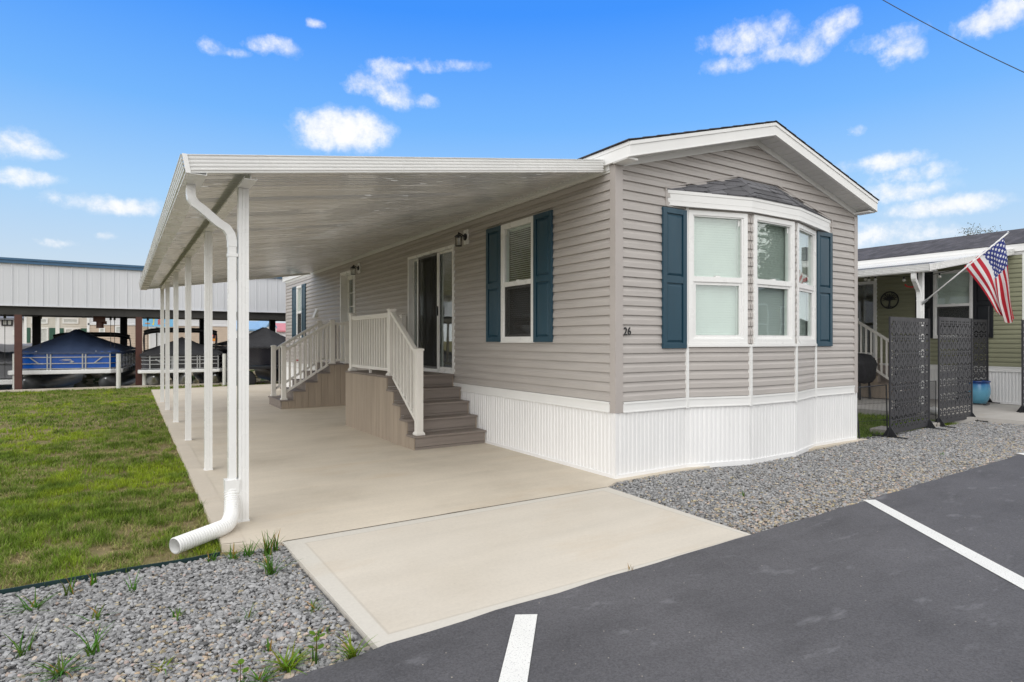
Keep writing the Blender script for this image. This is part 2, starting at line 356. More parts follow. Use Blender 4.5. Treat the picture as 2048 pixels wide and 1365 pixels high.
def window(root, m, u0, u1, z0, z1, blind=True, insect=False, flip=False, curtain=False, opened=False, bm=None):
    """double hung window: frame > panes, blind, mesh"""
    f = MB(); zm = z0 + (z1 - z0) * .485; w = .05
    f.ring(m, u0, u1, z0, z1, w, -.05, .034)
    f.ring(m, u0 + w * .55, u1 - w * .55, z0 + .02, z1 - .02, .045, -.055, .022)
    f.mbox(m, u0 + w + .001, u1 - w - .001, zm - .028, zm + .03, -.05, .027)
    f.ring(m, u0 + w + .018, u1 - w - .018, z0 + w + .012, zm - .029, .032, -.045, .012)
    f.mbox(m, u0 - .004, u1 + .004, z0 - .012, z0 - .001, -.01, .042)
    f.mbox(m, (u0 + u1) / 2 - .03, (u0 + u1) / 2 + .03, zm + .0305, zm + .045, -.02, .02)
    o = f.build('window', M_frame, root)
    MB().mbox(m, u0 + w, u1 - w, zm + .031, z1 - w, -.012, -.006).build('pane', M_glass, o)
    MB().mbox(m, u0 + w + .05, u1 - w - .05, z0 + w + .044, zm - .061, -.012, -.006).build('pane', M_glass, o)
    if blind:
        b = MB(); z = z0 + .07; i = 0
        e = .16 if curtain else .0
        while z < z1 - .06:
            if opened:
                b.mbox(m, u0 + w + .012, u1 - w - .012, z, z + .0015, -.095, -.068); z += .027; continue
            uu = u1 - w - .012
            b.hexa([m(u0 + w + .012, z, -.066), m(uu, z, -.066), m(uu, z + .0012, -.0655), m(u0 + w + .012, z + .0012, -.0655),
                    m(u0 + w + .012, z + .028, -.0715), m(uu, z + .028, -.0715), m(uu, z + .0292, -.071), m(u0 + w + .012, z + .0292, -.071)]); z += .0285
        b.mbox(m, u0 + w + .01, u1 - w - .01, z1 - .085, z1 - .05, -.1, -.066)
        b.build('blind', bm or M_blind, o)
    if insect: MB().mbox(m, u0 + w + .02, u1 - w - .02, z0 + w + .014, zm - .03, .013, .0135).build('insect_screen', M_mesh, o)
    s = MB(); s.mbox(m, u1 - w - .05, u1 - w - .03, z1 - w - .09, z1 - w - .02, -.0055, -.005); s.build('sticker', M_frame, o)
    return o
def shutter(root, m, u0, u1, z0, z1, mt):
    b = MB(); w = .058; zm = z0 + (z1 - z0) * .49
    b.mbox(m, u0, u1, z0, z1, .014, .026)
    b.ring(m, u0, u1, z0, z1, w, .026, .042)
    b.mbox(m, u0 + w, u1 - w, zm - .036, zm + .036, .026, .0415)
    for a, c in ((z0 + w, zm - .036), (zm + .036, z1 - w)):
        g = .022; x0, x1, y0, y1 = u0 + w + .006, u1 - w - .006, a + .012, c - .012
        lo = [m(x0, y0, .0262), m(x1, y0, .0262), m(x1, y1, .0262), m(x0, y1, .0262)]; hi = [m(x0 + g, y0 + g, .0385), m(x1 - g, y0 + g, .0385), m(x1 - g, y1 - g, .0385), m(x0 + g, y1 - g, .0385)]
        b.add(lo + hi, [(4, 5, 6, 7), (0, 1, 5, 4), (1, 2, 6, 5), (2, 3, 7, 6), (3, 0, 4, 7)])
    return b.build('shutter', mt, root, bevel=.0025)

def skirting(pts, z0, z1, mb=None):
    """ribbed vinyl skirting along a path of (x, y); outward is to the right of travel"""
    mb = mb or MB(); pitch = .0585
    for (ax, ay), (bx, by) in zip(pts[:-1], pts[1:]):
        L_ = math.hypot(bx - ax, by - ay); m = wallmap((ax, ay), (bx - ax, by - ay)); n = max(1, round(L_ / pitch)); p = L_ / n
        us, ds = [], []
        for i in range(n):
            j = .0012 * math.sin(i * 1.7) + .0008 * math.sin(i * .37)
            wide = i % 2
            for fu, fd in ((0, .010), (.44 if wide else .36, .0105), (.56 if wide else .46, .0035), (.82 if wide else .86, .0033)):
                us.append((i + fu) * p); ds.append(fd + j)
        us.append(L_); ds.append(.012)
        A = [m(u, z0, d) for u, d in zip(us, ds)]
        M_ = [m(u, (z0 + z1) / 2, d + .0022 * math.sin(u * 5.3 + ax) + .0012 * math.sin(u * 17)) for u, d in zip(us, ds)]
        B = [m(u, z1, d) for u, d in zip(us, ds)]
        mb.strip(A, M_); mb.strip(M_, B)
    return mb

BAYC = [(1.04, 0), (1.843, -.23), (2.727, -.23), (3.53, 0)]
W_H, LEN = 4.57, 14.57
def gab(u): return 3.162 + .2715 * min(u, W_H - u)            # underside line of the frieze on the gable
def make_home(root, sid, tri, shut, holes, detail=True):
    ro = root
    # ---- walls
    ur = lambda z: (.06, LEN)
    siding(LEFT, ur, .76, 3.19, holes).build('wall', sid, ro)
    g = MB()
    def urg(z):
        if z <= 3.17: return (.08, W_H - .06)
        k = (z - 3.19) / .2715; return (max(.08, k), min(W_H - .06, W_H - k))
    bay = [(1.05, 3.52, .6, 2.87)] if detail else []
    siding(FRONT, urg, .76, 3.86, bay, mb=g); g.build('wall', sid, ro)
    b = MB(); b.quad((W_H, 0, .6), (W_H, LEN, .6), (W_H, LEN, 3.25), (W_H, 0, 3.25))
    b.poly([(W_H, LEN, .6), (0, LEN, .6), (0, LEN, 3.22), (W_H / 2, LEN, 3.85), (W_H, LEN, 3.22)]); b.build('wall', sid, ro)
    b = MB(); b.box(.05, W_H - .05, .1, LEN - .05, .70, .74); b.box(.05, W_H - .05, .05, LEN - .05, 3.02, 3.06)
    b.box(.35, W_H - .25, 4.2 if detail else 3.4, 4.28 if detail else 3.48, .741, 3.019); b.build('interior', M_dark, ro)
    # ---- corner posts, base trim, skirting
    b = MB(); b.prism([(-.022, -.022, .667), (.083, -.022, .667), (.083, -.002, .667), (-.002, -.002, .667), (-.002, .06, .667), (-.022, .06, .667)], (0, 0, 2.53)); b.build('corner_post', tri, ro)
    b = MB(); b.box(W_H - .065, W_H + .02, -.022, -.002, .667, 3.165); b.box(W_H + .0005, W_H + .02, -.002, .08, .667, 3.165); b.build('corner_post', tri, ro)
    b = MB(); b.box(-.02, .03, LEN - .06, LEN + .02, .667, 3.19); b.build('corner_post', tri, ro)
    t_ = MB()
    def basetrim(m, u0, u1):
        t_.mbox(m, u0, u1, .667, .772, 0, .024); t_.mbox(m, u0, u1, .752, .7745, 0, .031); t_.mbox(m, u0, u1, .664, .676, 0, .030)
    basetrim(LEFT, .063, LEN)
    fr = [(.086, 0)] + (BAYC if detail else []) + [(W_H - .07, 0)]
    for a, c in zip(fr[:-1], fr[1:]):
        m = wallmap(a, (c[0] - a[0], c[1] - a[1])); basetrim(m, 0, math.hypot(c[0] - a[0], c[1] - a[1]))
    t_.build('base_trim', M_white, ro)
    path = [(0, LEN), (0, 0)] + (BAYC if detail else []) + [(W_H, 0), (W_H, LEN)]
    s_ = skirting(path, -.02, .68)
    for a, c in zip(path[:-2], path[1:-1]):
        m = wallmap(a, (c[0] - a[0], c[1] - a[1])); s_.mbox(m, 0, math.hypot(c[0] - a[0], c[1] - a[1]), -.02, .035, .004, .0185)
    for (cx_, cy_, sx_) in ((0, 0, -1), (W_H, 0, 1)): s_.box(cx_ - .016, cx_ + .016, cy_ - .016, cy_ + .016, -.02, .666)
    s_.build('skirting', M_skirt, ro)
    # ---- roof, fascia, soffit, frieze
    y0, y1, hx = -.27, LEN + .28, W_H / 2
    b = MB(); k = .2715; e = -.09
    top = [(-.075, 3.364), (hx, 4.006), (W_H + .075, 3.364)]
    b.prism([(x, y0 - .012, z) for x, z in top] + [(x, y0 - .012, z - .011) for x, z in top[::-1]], (0, y1 - y0 + .03, 0))
    n = 12
    for i in range(n):                                         # shingle butts along the front edge and slopes
        for sgn in (1, -1):
            xa = (hx - e) * i / n; xb = (hx - e) * (i + 1) / n; za = 3.360 + k * xa; zb = 3.360 + k * xb
            X = lambda q: e + q if sgn > 0 else W_H - e - q
            pts = [(X(xa), y0 - .016, za + .0055), (X(xb + .012), y0 - .016, zb + .002), (X(xb + .012), y1, zb + .002), (X(xa), y1, za + .0065)]
            b.prism([pts[0], pts[1], (pts[1][0], pts[1][1], pts[1][2] - .006), (pts[0][0], pts[0][1], pts[0][2] - .007)], (0, y1 - y0, 0))
    b.build('roof', M_shingle_dark, ro)
    f = MB()
    for sgn in (0, 1):
        X = (lambda q: q) if not sgn else (lambda q: W_H - q)
        for (lo, hi, ya, yb) in ((0, .112, y0, y0 + .03), (.1125, .150, y0 - .009, y0 + .03), (-.001, .012, y0 - .004, y0 + .03)):
            za, zc = 3.20, 3.20 + .2715 * (hx + .06)
            f.prism([(X(-.06), ya, za + lo), (X(hx), ya, zc + lo), (X(hx), ya, zc + hi), (X(-.06), ya, za + hi)], (0, yb - ya, 0))
        f.prism([(X(-.06), y0 + .031, 3.20), (X(-.03), y0 + .031, 3.20), (X(-.03), y0 + .031, 3.35), (X(-.06), y0 + .031, 3.35)], (0, y1 - y0 - .04, 0))
        f.box(min(X(-.066), X(-.0605)), max(X(-.066), X(-.0605)), y0 + .002, y1, 3.313, 3.352)
        f.box(min(X(-.064), X(-.0602)), max(X(-.064), X(-.0602)), y0 + .002, y1, 3.199, 3.211)
    f.box(-.0585, .085, y0 + .032, -.024, 3.19, 3.21); f.box(-.0585, -.031, y0 + .032, .3, 3.2105, 3.30)
    f.box(W_H - .085, W_H + .0585, y0 + .032, -.024, 3.19, 3.21)
    f.build('fascia', M_white, ro, bevel=.002)
    s = MB()
    for sgn in (0, 1):
        X = (lambda q: q) if not sgn else (lambda q: W_H - q)
        q = -.03; i = 0; A, B = [], []
        while q < hx:                                         # grooved soffit under the rake, grooves run out from the wall
            for dq, dz in ((0, 0), (.075, 0), (.082, .009), (.097, .009)):
                x = min(hx, q + dq); z = 3.213 + .2715 * (x + .06) + dz; A.append((X(x), y0 + .031, z)); B.append((X(x), -.0, z))
            q += .104
        s.strip(A, B)
        s.box(min(X(-.03), X(0.0)), max(X(-.03), X(0.0)), 0, y1 - .3, 3.205, 3.214)
    s.build('soffit', M_soffit, ro)
    z_ = MB()
    for sgn in (0, 1):
        X = (lambda q: q) if not sgn else (lambda q: W_H - q)
        zc = 3.162 + .2715 * hx; lo = .084 if not sgn else 0
        z_.prism([(X(lo), -.03, 3.162 + .2715 * lo), (X(hx), -.03, zc), (X(hx), -.03, zc + .085), (X(lo), -.03, 3.247 + .2715 * lo)], (0, .029, 0))
    z_.box(-.030, -.001, .062, LEN + .02, 3.150, 3.204); z_.box(-.020, -.001, .062, LEN + .02, 3.128, 3.1495)
    z_.build('frieze_board', M_soffit, ro)

def make_bay(ro, sid):
    """the angled bay with three windows under its own little hip roof"""
    b = MB(); wins = []
    gaps = [(.022, .045), (.05, .042), (.032, .022)]
    for i, (a, c) in enumerate(zip(BAYC[:-1], BAYC[1:])):
        L_ = math.hypot(c[0] - a[0], c[1] - a[1]); m = wallmap(a, (c[0] - a[0], c[1] - a[1])); wins.append((m, gaps[i][0], L_ - gaps[i][1]))
        siding(m, lambda z, L_=L_: (0.0, L_), .76, 2.885, [(gaps[i][0] + .02, L_ - gaps[i][1] - .02, 1.39, 2.83)], mb=b)
    bay = b.build('bay_window', sid, ro)
    t_ = MB()
    for i, (x, y) in enumerate(BAYC):
        z1 = 1.349 if i in (1, 2) else 1.349
        t_.box(x - .019, x + .019, y - .034, y + .0 if 0 < i < 3 else -.001, .655, z1)
    t_.box(BAYC[0][0] - .024, BAYC[0][0] + .02, -.03, -.001, 1.3495, 2.88); t_.box(BAYC[3][0] - .012, BAYC[3][0] + .012, -.03, -.001, 1.3495, 2.88)
    for a, c in zip(BAYC[:-1], BAYC[1:]):
        L_ = math.hypot(c[0] - a[0], c[1] - a[1]); m = wallmap(a, (c[0] - a[0], c[1] - a[1])); t_.mbox(m, .004, L_ - .004, 1.335, 1.362, .0, .045)
    t_.build('corner_trim', M_white, bay)
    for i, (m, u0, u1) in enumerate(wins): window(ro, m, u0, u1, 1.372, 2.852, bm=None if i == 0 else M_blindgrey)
    # fascia, roof, soffit
    P = [(.745, -.012), (1.815, -.29), (2.755, -.29), (3.905, -.012)]
    f = MB()
    for i, (a, c) in enumerate(zip(P[:-1], P[1:])):
        L_ = math.hypot(c[0] - a[0], c[1] - a[1]); m = wallmap(a, (c[0] - a[0], c[1] - a[1]))
        f.mbox(m, 0, L_, 2.872, 3.036, -.025, 0); f.mbox(m, 0, L_, 3.002, 3.037, .0, .006); f.mbox(m, 0, L_, 2.871, 2.884, 0, .004)
        f.mbox(m, 0, L_, 2.925, 2.928, 0, .0025)
    f.poly([(.76, -.005, 2.878), (1.81, -.27, 2.878), (2.76, -.27, 2.878), (3.89, -.005, 2.878)])
    f.build('bay_fascia', M_white, bay)
    r = MB(); z0, z1 = 3.042, 3.338
    Q = [(.725, -.004), (1.805, -.302), (2.765, -.302), (3.925, -.004)]; T1, T2 = (1.95, -.004, z1), (2.68, -.004, z1)
    q = [(x, y, z0) for x, y in Q]
    r.poly([q[0], q[1], T1]); r.poly([q[1], q[2], T2, T1]); r.poly([q[2], q[3], T2])
    r.poly([(x, y, z0 - .008) for x, y in Q][::-1])
    for a, c in zip(q[:-1], q[1:]): r.quad((a[0], a[1], z0 - .008), (c[0], c[1], z0 - .008), c, a)
    def lerp(p, s, k): return Vector(p).lerp(Vector(s), k)
    for (A, B, C, D) in ((q[0], q[1], T1, T1), (q[1], q[2], T2, T1), (q[2], q[3], T2, T2)):      # shingle courses, each lapping the one below
        nn = (Vector(B) - Vector(A)).cross(Vector(C) - Vector(A)).normalized()
        rows = 4
        for i in range(rows):
            if A == q[0]: a0, a1, c0, c1 = lerp(q[0], T1, i / rows), lerp(q[1], T1, i / rows), lerp(q[0], T1, (i + 1) / rows), lerp(q[1], T1, (i + 1) / rows)
            elif B == q[3]: a0, a1, c0, c1 = lerp(q[2], T2, i / rows), lerp(q[3], T2, i / rows), lerp(q[2], T2, (i + 1) / rows), lerp(q[3], T2, (i + 1) / rows)
            else: a0, a1, c0, c1 = lerp(A, T1, i / rows), lerp(B, T2, i / rows), lerp(A, T1, (i + 1) / rows), lerp(B, T2, (i + 1) / rows)
            W = (a1 - a0).length; u = -random.uniform(0, .2)
            while u < W:
                wd_ = random.choice((.13, .17, .22, .30)); ua, ub = max(0, u), min(W, u + wd_)
                if ub - ua > .01:
                    h = nn * random.choice((.005, .009, .013)); s0, s1 = ua / W, ub / W - .003
                    p = [a0.lerp(a1, s0) + h, a0.lerp(a1, s1) + h, c0.lerp(c1, s1) + nn * .002, c0.lerp(c1, s0) + nn * .002]
                    r.poly(p); r.quad(a0.lerp(a1, s0), a0.lerp(a1, s1), p[1], p[0])
                u += wd_
    for p0, p1 in ((q[1], T1), (q[2], T2)):                                                   # hip caps
        p0, p1 = Vector(p0) + Vector((0, 0, .006)), Vector(p1)
        r.bar(p0, p1, .10, .012)
    r.build('bay_roof', M_shingle, bay)
    w = MB()
    for a, c in (((.71, -.014, 3.062), (1.945, -.014, 3.362)), ((1.945, -.014, 3.362), (2.685, -.014, 3.362)), ((2.685, -.014, 3.362), (3.935, -.014, 3.06))):
        w.bar(a, c, .02, .014, (0, 0, 1))
    w.box(.706, .724, -.026, -.003, 2.86, 3.05); w.box(3.924, 3.942, -.026, -.003, 2.86, 3.05)
    w.build('flashing', M_post, bay)

def lantern(ro, y, z):
    b = MB(); b.mbox(LEFT, y - .065, y + .065, z - .105, z + .105, .004, .036); o = b.build('wall_lamp', M_frame, ro, bevel=.004)
    l = MB(); l.xf(Matrix()); c = MB().lathe([(.001, 0), (.05, .002), (.052, .012), (.03, .022), (.001, .024)], 20).xf(Matrix.Translation((-.036, y, z)) @ Matrix.Rotation(R(-90), 4, 'Y'))
    l.add(c.v, c.f); l.tube([(-.05, y, z), (-.10, y, z + .03), (-.135, y, z + .045), (-.15, y, z + .04)], .009, 8)
    cx = -.15
    l.lathe([(.055, .0), (.062, .006), (.035, .03), (.012, .045), (.006, .06), (.009, .066), (.002, .075)], 12, (cx, y, z - .012))
    l.lathe([(.045, 0), (.047, .004), (.045, .010), (.002, .0105)], 12, (cx, y, z - .145))
    for k in range(6):
        a = 2 * PI * k / 6; l.tube([(cx + .046 * math.cos(a), y + .046 * math.sin(a), z - .14), (cx + .054 * math.cos(a), y + .054 * math.sin(a), z - .01)], .0035, 5)
    l.build('lantern', M_black, o)
    MB().lathe([(.040, -.134), (.047, -.012)], 12, (cx, y, z), cap=False).build('lantern_glass', M_lampglass, o)
    MB().lathe([(.012, -.134), (.012, -.07), (.02, -.06), (.014, -.03)], 10, (cx, y, z)).build('bulb', M_frame, o)

# ------------------------------------------------------------------ carport roof on posts
def make_carport(root, post_ys, y0=.1, y1=11.5, drain=None):
    SL = .152; zu = lambda x: 3.188 + SL * x; x0, x1 = -3.855, -.068
    b = MB(); A, B = [], []; y = y0 + .012; i = 0
    while y < y1 - .06:
        tl_ = random.gauss(0, .065)
        for dy, dz in ((0, 0), (.008, .0022), (.018, .0036), (.030, .0036), (.040, .0022), (.048, 0), (.0525, -.012), (.0675, -.012)):
            w = tl_ * (dy - .033) ; A.append((x0 + .03, y + dy, zu(x0 + .03) - dz + w)); B.append((x1, y + dy, zu(x1) - dz)); 
        y += .073; i += 1
    C_ = []
    for p, q in zip(A, B): C_.append((-2.6, p[1], zu(-2.6) + (p[2] - zu(x0 + .03)) + .002 * math.sin(p[1] * 1.3)))
    D_ = []
    for p, q in zip(A, B): D_.append((-1.4, p[1], zu(-1.4) + (p[2] - zu(x0 + .03)) * .8 - .002 * math.sin(p[1] * .9 + 1)))
    b.strip(A, C_); b.strip(C_, D_); b.strip(D_, B)
    b.quad((x0 + .02, y0 + .01, zu(x0) + .07), (x1, y0 + .01, zu(x1) + .07), (x1, y1 - .01, zu(x1) + .07), (x0 + .02, y1 - .01, zu(x0) + .07))
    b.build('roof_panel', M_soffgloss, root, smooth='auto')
    # ribbed fascia: profile (outward, up)
    pr = [(0, -.045)]; h = .126; n = 4
    for k in range(n):
        z = -.045 + .012 + k * (h - .02) / n
        pr += [(.0, z), (.009, z + .004), (.0105, z + .013), (.0, z + .0175)]
    pr += [(0, h - .045 - .006), (.012, h - .045 - .004), (.012, h - .045)]
    f = MB()
    f.strip([(-.075, y1 + d, zu(-.075) + z) for d, z in pr], [(x0, y1 + d, zu(x0) + z) for d, z in pr])
    f.build('fascia', M_alum, root); f = MB()
    f.strip([(x0, y0 - d, zu(x0) + z) for d, z in pr], [(-.075, y0 - d, zu(-.075) + z) for d, z in pr])
    f.quad((x0, y0 + .05, zu(x0) - .044), (-.075, y0 + .05, zu(-.075) - .044), (-.075, y0, zu(-.075) - .045), (x0, y0, zu(x0) - .045))
    f.quad((x0, y0 + .012, zu(x0) + .0815), (-.075, y0 + .012, zu(-.075) + .0815), (-.075, y0 - .012, zu(-.075) + .081), (x0, y0 - .012, zu(x0) + .081))
    f.quad((x0, y0 + .05, zu(x0) - .044), (x0, y0 + .05, zu(x0) + .0), (-.075, y0 + .05, zu(-.075) + .0), (-.075, y0 + .05, zu(-.075) - .044))
    f.quad((-.075, y0, zu(-.075) - .045), (-.075, y0 + .05, zu(-.075) - .045), (-.075, y0 + .05, zu(-.075) + .08), (-.075, y0, zu(-.075) + .08))
    f.build('fascia', M_alum, root)
    gz = zu(x0) - .045; g = MB()
    sl = lambda z: -.022 * (z + .045) / .126
    gp = [(x0 - d + sl(z), gz + .045 + z) for d, z in pr]
    g.strip([(x, y1 + .005, z) for x, z in gp], [(x, y0 - .005, z) for x, z in gp])
    g.box(x0, x0 + .13, y0 + .002, y1 - .002, gz, gz + .004); g.box(x0 + .127, x0 + .1305, y0 + .002, y1 - .002, gz + .0042, gz + .06)
    cap = [(x0 + .03, y0 - .015, gz - .001), (x0 - .002, y0 - .015, gz - .001), (x0 - .026, y0 - .015, gz + .127), (x0 + .006, y0 - .015, gz + .127)]
    g.prism(cap, (0, .004, 0))
    g.build('gutter', M_alum, root)
    bx = -3.43; bz0, bz1 = 2.585, zu(bx) - .004; m_ = MB()
    m_.box(bx - .045, bx + .045, y0 + .06, y1 - .05, bz0, bz0 + .004); m_.box(bx - .045, bx - .042, y0 + .06, y1 - .05, bz0 + .0042, bz0 + .016); m_.box(bx + .042, bx + .045, y0 + .06, y1 - .05, bz0 + .0042, bz0 + .016)
    m_.box(bx - .0025, bx + .0025, y0 + .06, y1 - .05, bz0 + .0042, bz1)
    m_.build('beam', M_alum, root)
    for y in post_ys:
        p = MB(); a = .037; pts = []
        side = [(-a, -a), (-a * .45, -a), (-a * .40, -a + .004), (-a * .28, -a + .004), (-a * .22, -a), (a * .22, -a), (a * .28, -a + .004), (a * .40, -a + .004), (a * .45, -a)]
        for r_ in range(4):
            c_, s_ = math.cos(r_ * PI / 2), math.sin(r_ * PI / 2)
            pts += [(bx + x * c_ - yy * s_, y + x * s_ + yy * c_, -.01) for x, yy in side]
        p.prism(pts, (0, 0, bz0 - .0 + .008)); p.box(bx - .043, bx + .043, y - .043, y + .043, 0, .012); p.build('post', M_alum, root)
    py = post_ys[0]; dx = bx - .0375 - .042; d = MB()
    d.tube([(-3.795, py - .035, gz + .004), (-3.795, py - .035, gz - .07), (-3.79, py - .035, gz - .10), (-3.765, py - .03, gz - .135), (-3.72, py - .025, gz - .165), (dx - .10, py - .01, gz - .255),
            (dx - .04, py - .003, gz - .29), (dx - .01, py, gz - .335), (dx, py, gz - .385), (dx, py, gz - .43)], 0, sq=(.06, .072))
    d.tube([(dx, py, gz - .40), (dx, py, .30)], 0, sq=(.055, .066))
    d.mbox(lambda u, z, w: (u, py - w, z), dx - .033, dx + .04, 2.05, 2.075, -.035, .0365)
    for sx_ in (-.014, 0, .014): d.box(dx + sx_ - .0022, dx + sx_ + .0022, py - .0322, py - .0275, .33, gz - .43)
    d.build('downspout', M_alum, root)
    hs = MB(); hs.hexa([(dx - .05, py - .05, .235), (dx + .044, py - .05, .235), (dx + .044, py + .04, .235), (dx - .05, py + .04, .235), (dx - .055, py - .055, .335), (dx + .048, py - .055, .335), (dx + .048, py + .045, .335), (dx - .055, py + .045, .335)])
    end = drain
    ctrl = [Vector((dx - .004, py - .005, .245)), Vector((dx - .008, py - .05, .165)), Vector((dx - .025, py - .14, .085)), Vector((dx - .075, py - .27, .058)), Vector((dx - .15, py - .35, .056))]
    ctrl += [ctrl[-1].lerp(Vector(end), k) for k in (.2, .4, .6, .8, 1)]
    pts = []
    for i in range(len(ctrl) - 1):
        p0, p1, p2, p3 = ctrl[max(0, i - 1)], ctrl[i], ctrl[i + 1], ctrl[min(len(ctrl) - 1, i + 2)]
        for k in range(14):
            s = k / 14; pts.append(.5 * ((2 * p1) + (p2 - p0) * s + (2 * p0 - 5 * p1 + 4 * p2 - p3) * s * s + (3 * p1 - p0 - 3 * p2 + p3) * s ** 3))
    pts.append(ctrl[-1]); acc = 0; rs = []; prev = pts[0]
    res = []; tot = 0
    for p in pts: tot += (p - prev).length; prev = p; res.append(tot)
    step = .0052; n = int(tot / step); P2 = []; j = 0
    for i in range(n + 1):
        s = i * step
        while j < len(res) - 2 and res[j + 1] < s: j += 1
        k = (s - res[j]) / max(1e-6, res[j + 1] - res[j]); P2.append(pts[j].lerp(pts[j + 1], min(1, max(0, k))))
        rs.append(.0525 + (.0036 if i % 4 in (1, 2) else -.0015))
    hs.tube(P2, rs, 20, cap=False); hs.tube(P2[::-1][:24], .047, 20, cap=False)
    hs.build('drain_hose', M_pipe, root, smooth='auto')

def gloss_soffit():
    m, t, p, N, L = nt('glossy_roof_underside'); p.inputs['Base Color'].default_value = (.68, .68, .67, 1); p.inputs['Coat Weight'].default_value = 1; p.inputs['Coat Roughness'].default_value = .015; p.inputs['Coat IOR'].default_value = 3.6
    v = coords(t, 'Object'); L.new(ramp(t, noise(t, coords(t, 'Object', (1, 6, 1)), 1.2, 4), [(.3, .2), (.7, .35)]), p.inputs['Roughness'])
    p.inputs['Specular IOR Level'].default_value = .6
    bump(t, p, noise(t, coords(t, 'Object', (.8, 9, 1)), 1.2, 2), .07, .02); return m
M_soffgloss = gloss_soffit()

# ------------------------------------------------------------------ porch steps
def make_steps(root, F, W, L_plat, rails, risers=(0, .242, .475, .72, .95), extra_back=True):
    """F(a, b, z): a runs from the first riser up to the house, b across from the open side"""
    H = [.181 * (i + 1) for i in range(5)]; end = risers[-1] + L_plat
    for b0, b1, sgn in ((0.0, .018, 1), (W - .018, W, -1)):
        c = MB(); a = .002; bw = .135; first = True
        xs = [0.012]
        while xs[-1] + bw < end: xs.append(xs[-1] + bw)
        xs.append(end)
        for xa, xb in zip(xs[:-1], xs[1:]):
            cuts = [xa + .002] + [r for r in risers if xa + .002 < r + .012 < xb - .002 and r > 0] + [xb - .002]
            for ca, cb in zip(cuts[:-1], cuts[1:]):
                if cb - ca < .002: continue
                mid = (ca + cb) / 2; k = max(i for i in range(5) if risers[i] <= mid); z1 = H[k] - .026
                c.hexa([F(ca, b0, 0), F(cb, b0, 0), F(cb, b1, 0), F(ca, b1, 0), F(ca, b0, z1), F(cb, b0, z1), F(cb, b1, z1), F(ca, b1, z1)])
        c.build('side_boards', M_clad, root)
    for i, a in enumerate(risers):
        r = MB(); z0 = 0 if i == 0 else H[i - 1]; z1 = H[i] - .026
        q = lambda a0, a1, b0, b1, za, zb: r.hexa([F(a0, b0, za), F(a1, b0, za), F(a1, b1, za), F(a0, b1, za), F(a0, b0, zb), F(a1, b0, zb), F(a1, b1, zb), F(a0, b1, zb)])
        zs = z0 + (z1 - z0) * (.22 if i == 0 else .2)
        q(a, a + .016, .02, W - .02, z0 + .001, zs - .0025); q(a, a + .016, .02, W - .02, zs + .0025, z1)
        r.build('riser', M_deck, root)
    for i, a in enumerate(risers):
        d = MB(); a1 = risers[i + 1] + .0 if i < 4 else end; a0 = a - .022
        n = max(1, round((a1 - a0) / .138)); w = (a1 - a0) / n
        for k in range(n):
            s0, s1 = a0 + k * w + (.0 if k == 0 else .0025), a0 + (k + 1) * w - .0025
            d.hexa([F(s0, -.012, H[i] - .026), F(s1, -.012, H[i] - .026), F(s1, W, H[i] - .026), F(s0, W, H[i] - .026), F(s0, -.012, H[i]), F(s1, -.012, H[i]), F(s1, W, H[i]), F(s0, W, H[i])])
            for g in range(max(1, int((s1 - s0) / .022))):     # scalloped ends of the boards
                x = s0 + .008 + g * .022
                d.hexa([F(x, -.017, H[i] - .0225), F(x + .010, -.017, H[i] - .0225), F(x + .010, -.0125, H[i] - .0225), F(x, -.0125, H[i] - .0225), F(x, -.017, H[i] - .010), F(x + .010, -.017, H[i] - .010), F(x + .010, -.0125, H[i] - .010), F(x, -.0125, H[i] - .010)])
        d.build('deck' if i == 4 else 'tread', M_deck, root, bevel=.004)
    def post(par, a, b, z0, z1):
        p = MB(); h = .044
        def fr(ha, hb, za, zb, inset=0): p.hexa([F(a - ha, b - ha, za), F(a + ha, b - ha, za), F(a + ha, b + ha, za), F(a - ha, b + ha, za), F(a - hb, b - hb, zb), F(a + hb, b - hb, zb), F(a + hb, b + hb, zb), F(a - hb, b + hb, zb)])
        fr(h, h, z0, z1); fr(.062, .062, z0 + .001, z0 + .022); fr(.0621, .047, z0 + .0222, z0 + .045); fr(.054, .054, z1 + .0005, z1 + .022); fr(.054, .02, z1 + .0222, z1 + .036)
        p.build('post', M_rail, par, bevel=.003)
    def run(par, a0, b0, a1, b1, zb0, zb1, zt0, zt1, gap=.108, foot=False):
        r = MB(); P0, P1 = Vector(F(a0, b0, zt0)), Vector(F(a1, b1, zt1)); Q0, Q1 = Vector(F(a0, b0, zb0)), Vector(F(a1, b1, zb1))
        r.bar(P0, P1, .062, .040); r.bar(P0 + Vector((0, 0, -.032)), P1 + Vector((0, 0, -.032)), .04, .024); r.bar(Q0, Q1, .046, .045)
        if foot:
            mid = Q0.lerp(Q1, .5); r.box(mid.x - .018, mid.x + .018, mid.y - .018, mid.y + .018, H[4] + .001, mid.z - .0235)
        r.build('rail', M_rail, par, bevel=.004)
        L_ = math.hypot(P1.x - P0.x, P1.y - P0.y); n = max(2, int(L_ / gap)); 
        for k in range(n):
            s = (k + .75) / (n + .5); t_, b_ = P0.lerp(P1, s), Q0.lerp(Q1, s)
            x = MB(); x.box(t_.x - .016, t_.x + .016, t_.y - .016, t_.y + .016, b_.z + .01, t_.z - .036); x.build('baluster', M_rail, par)
    Pf = .915
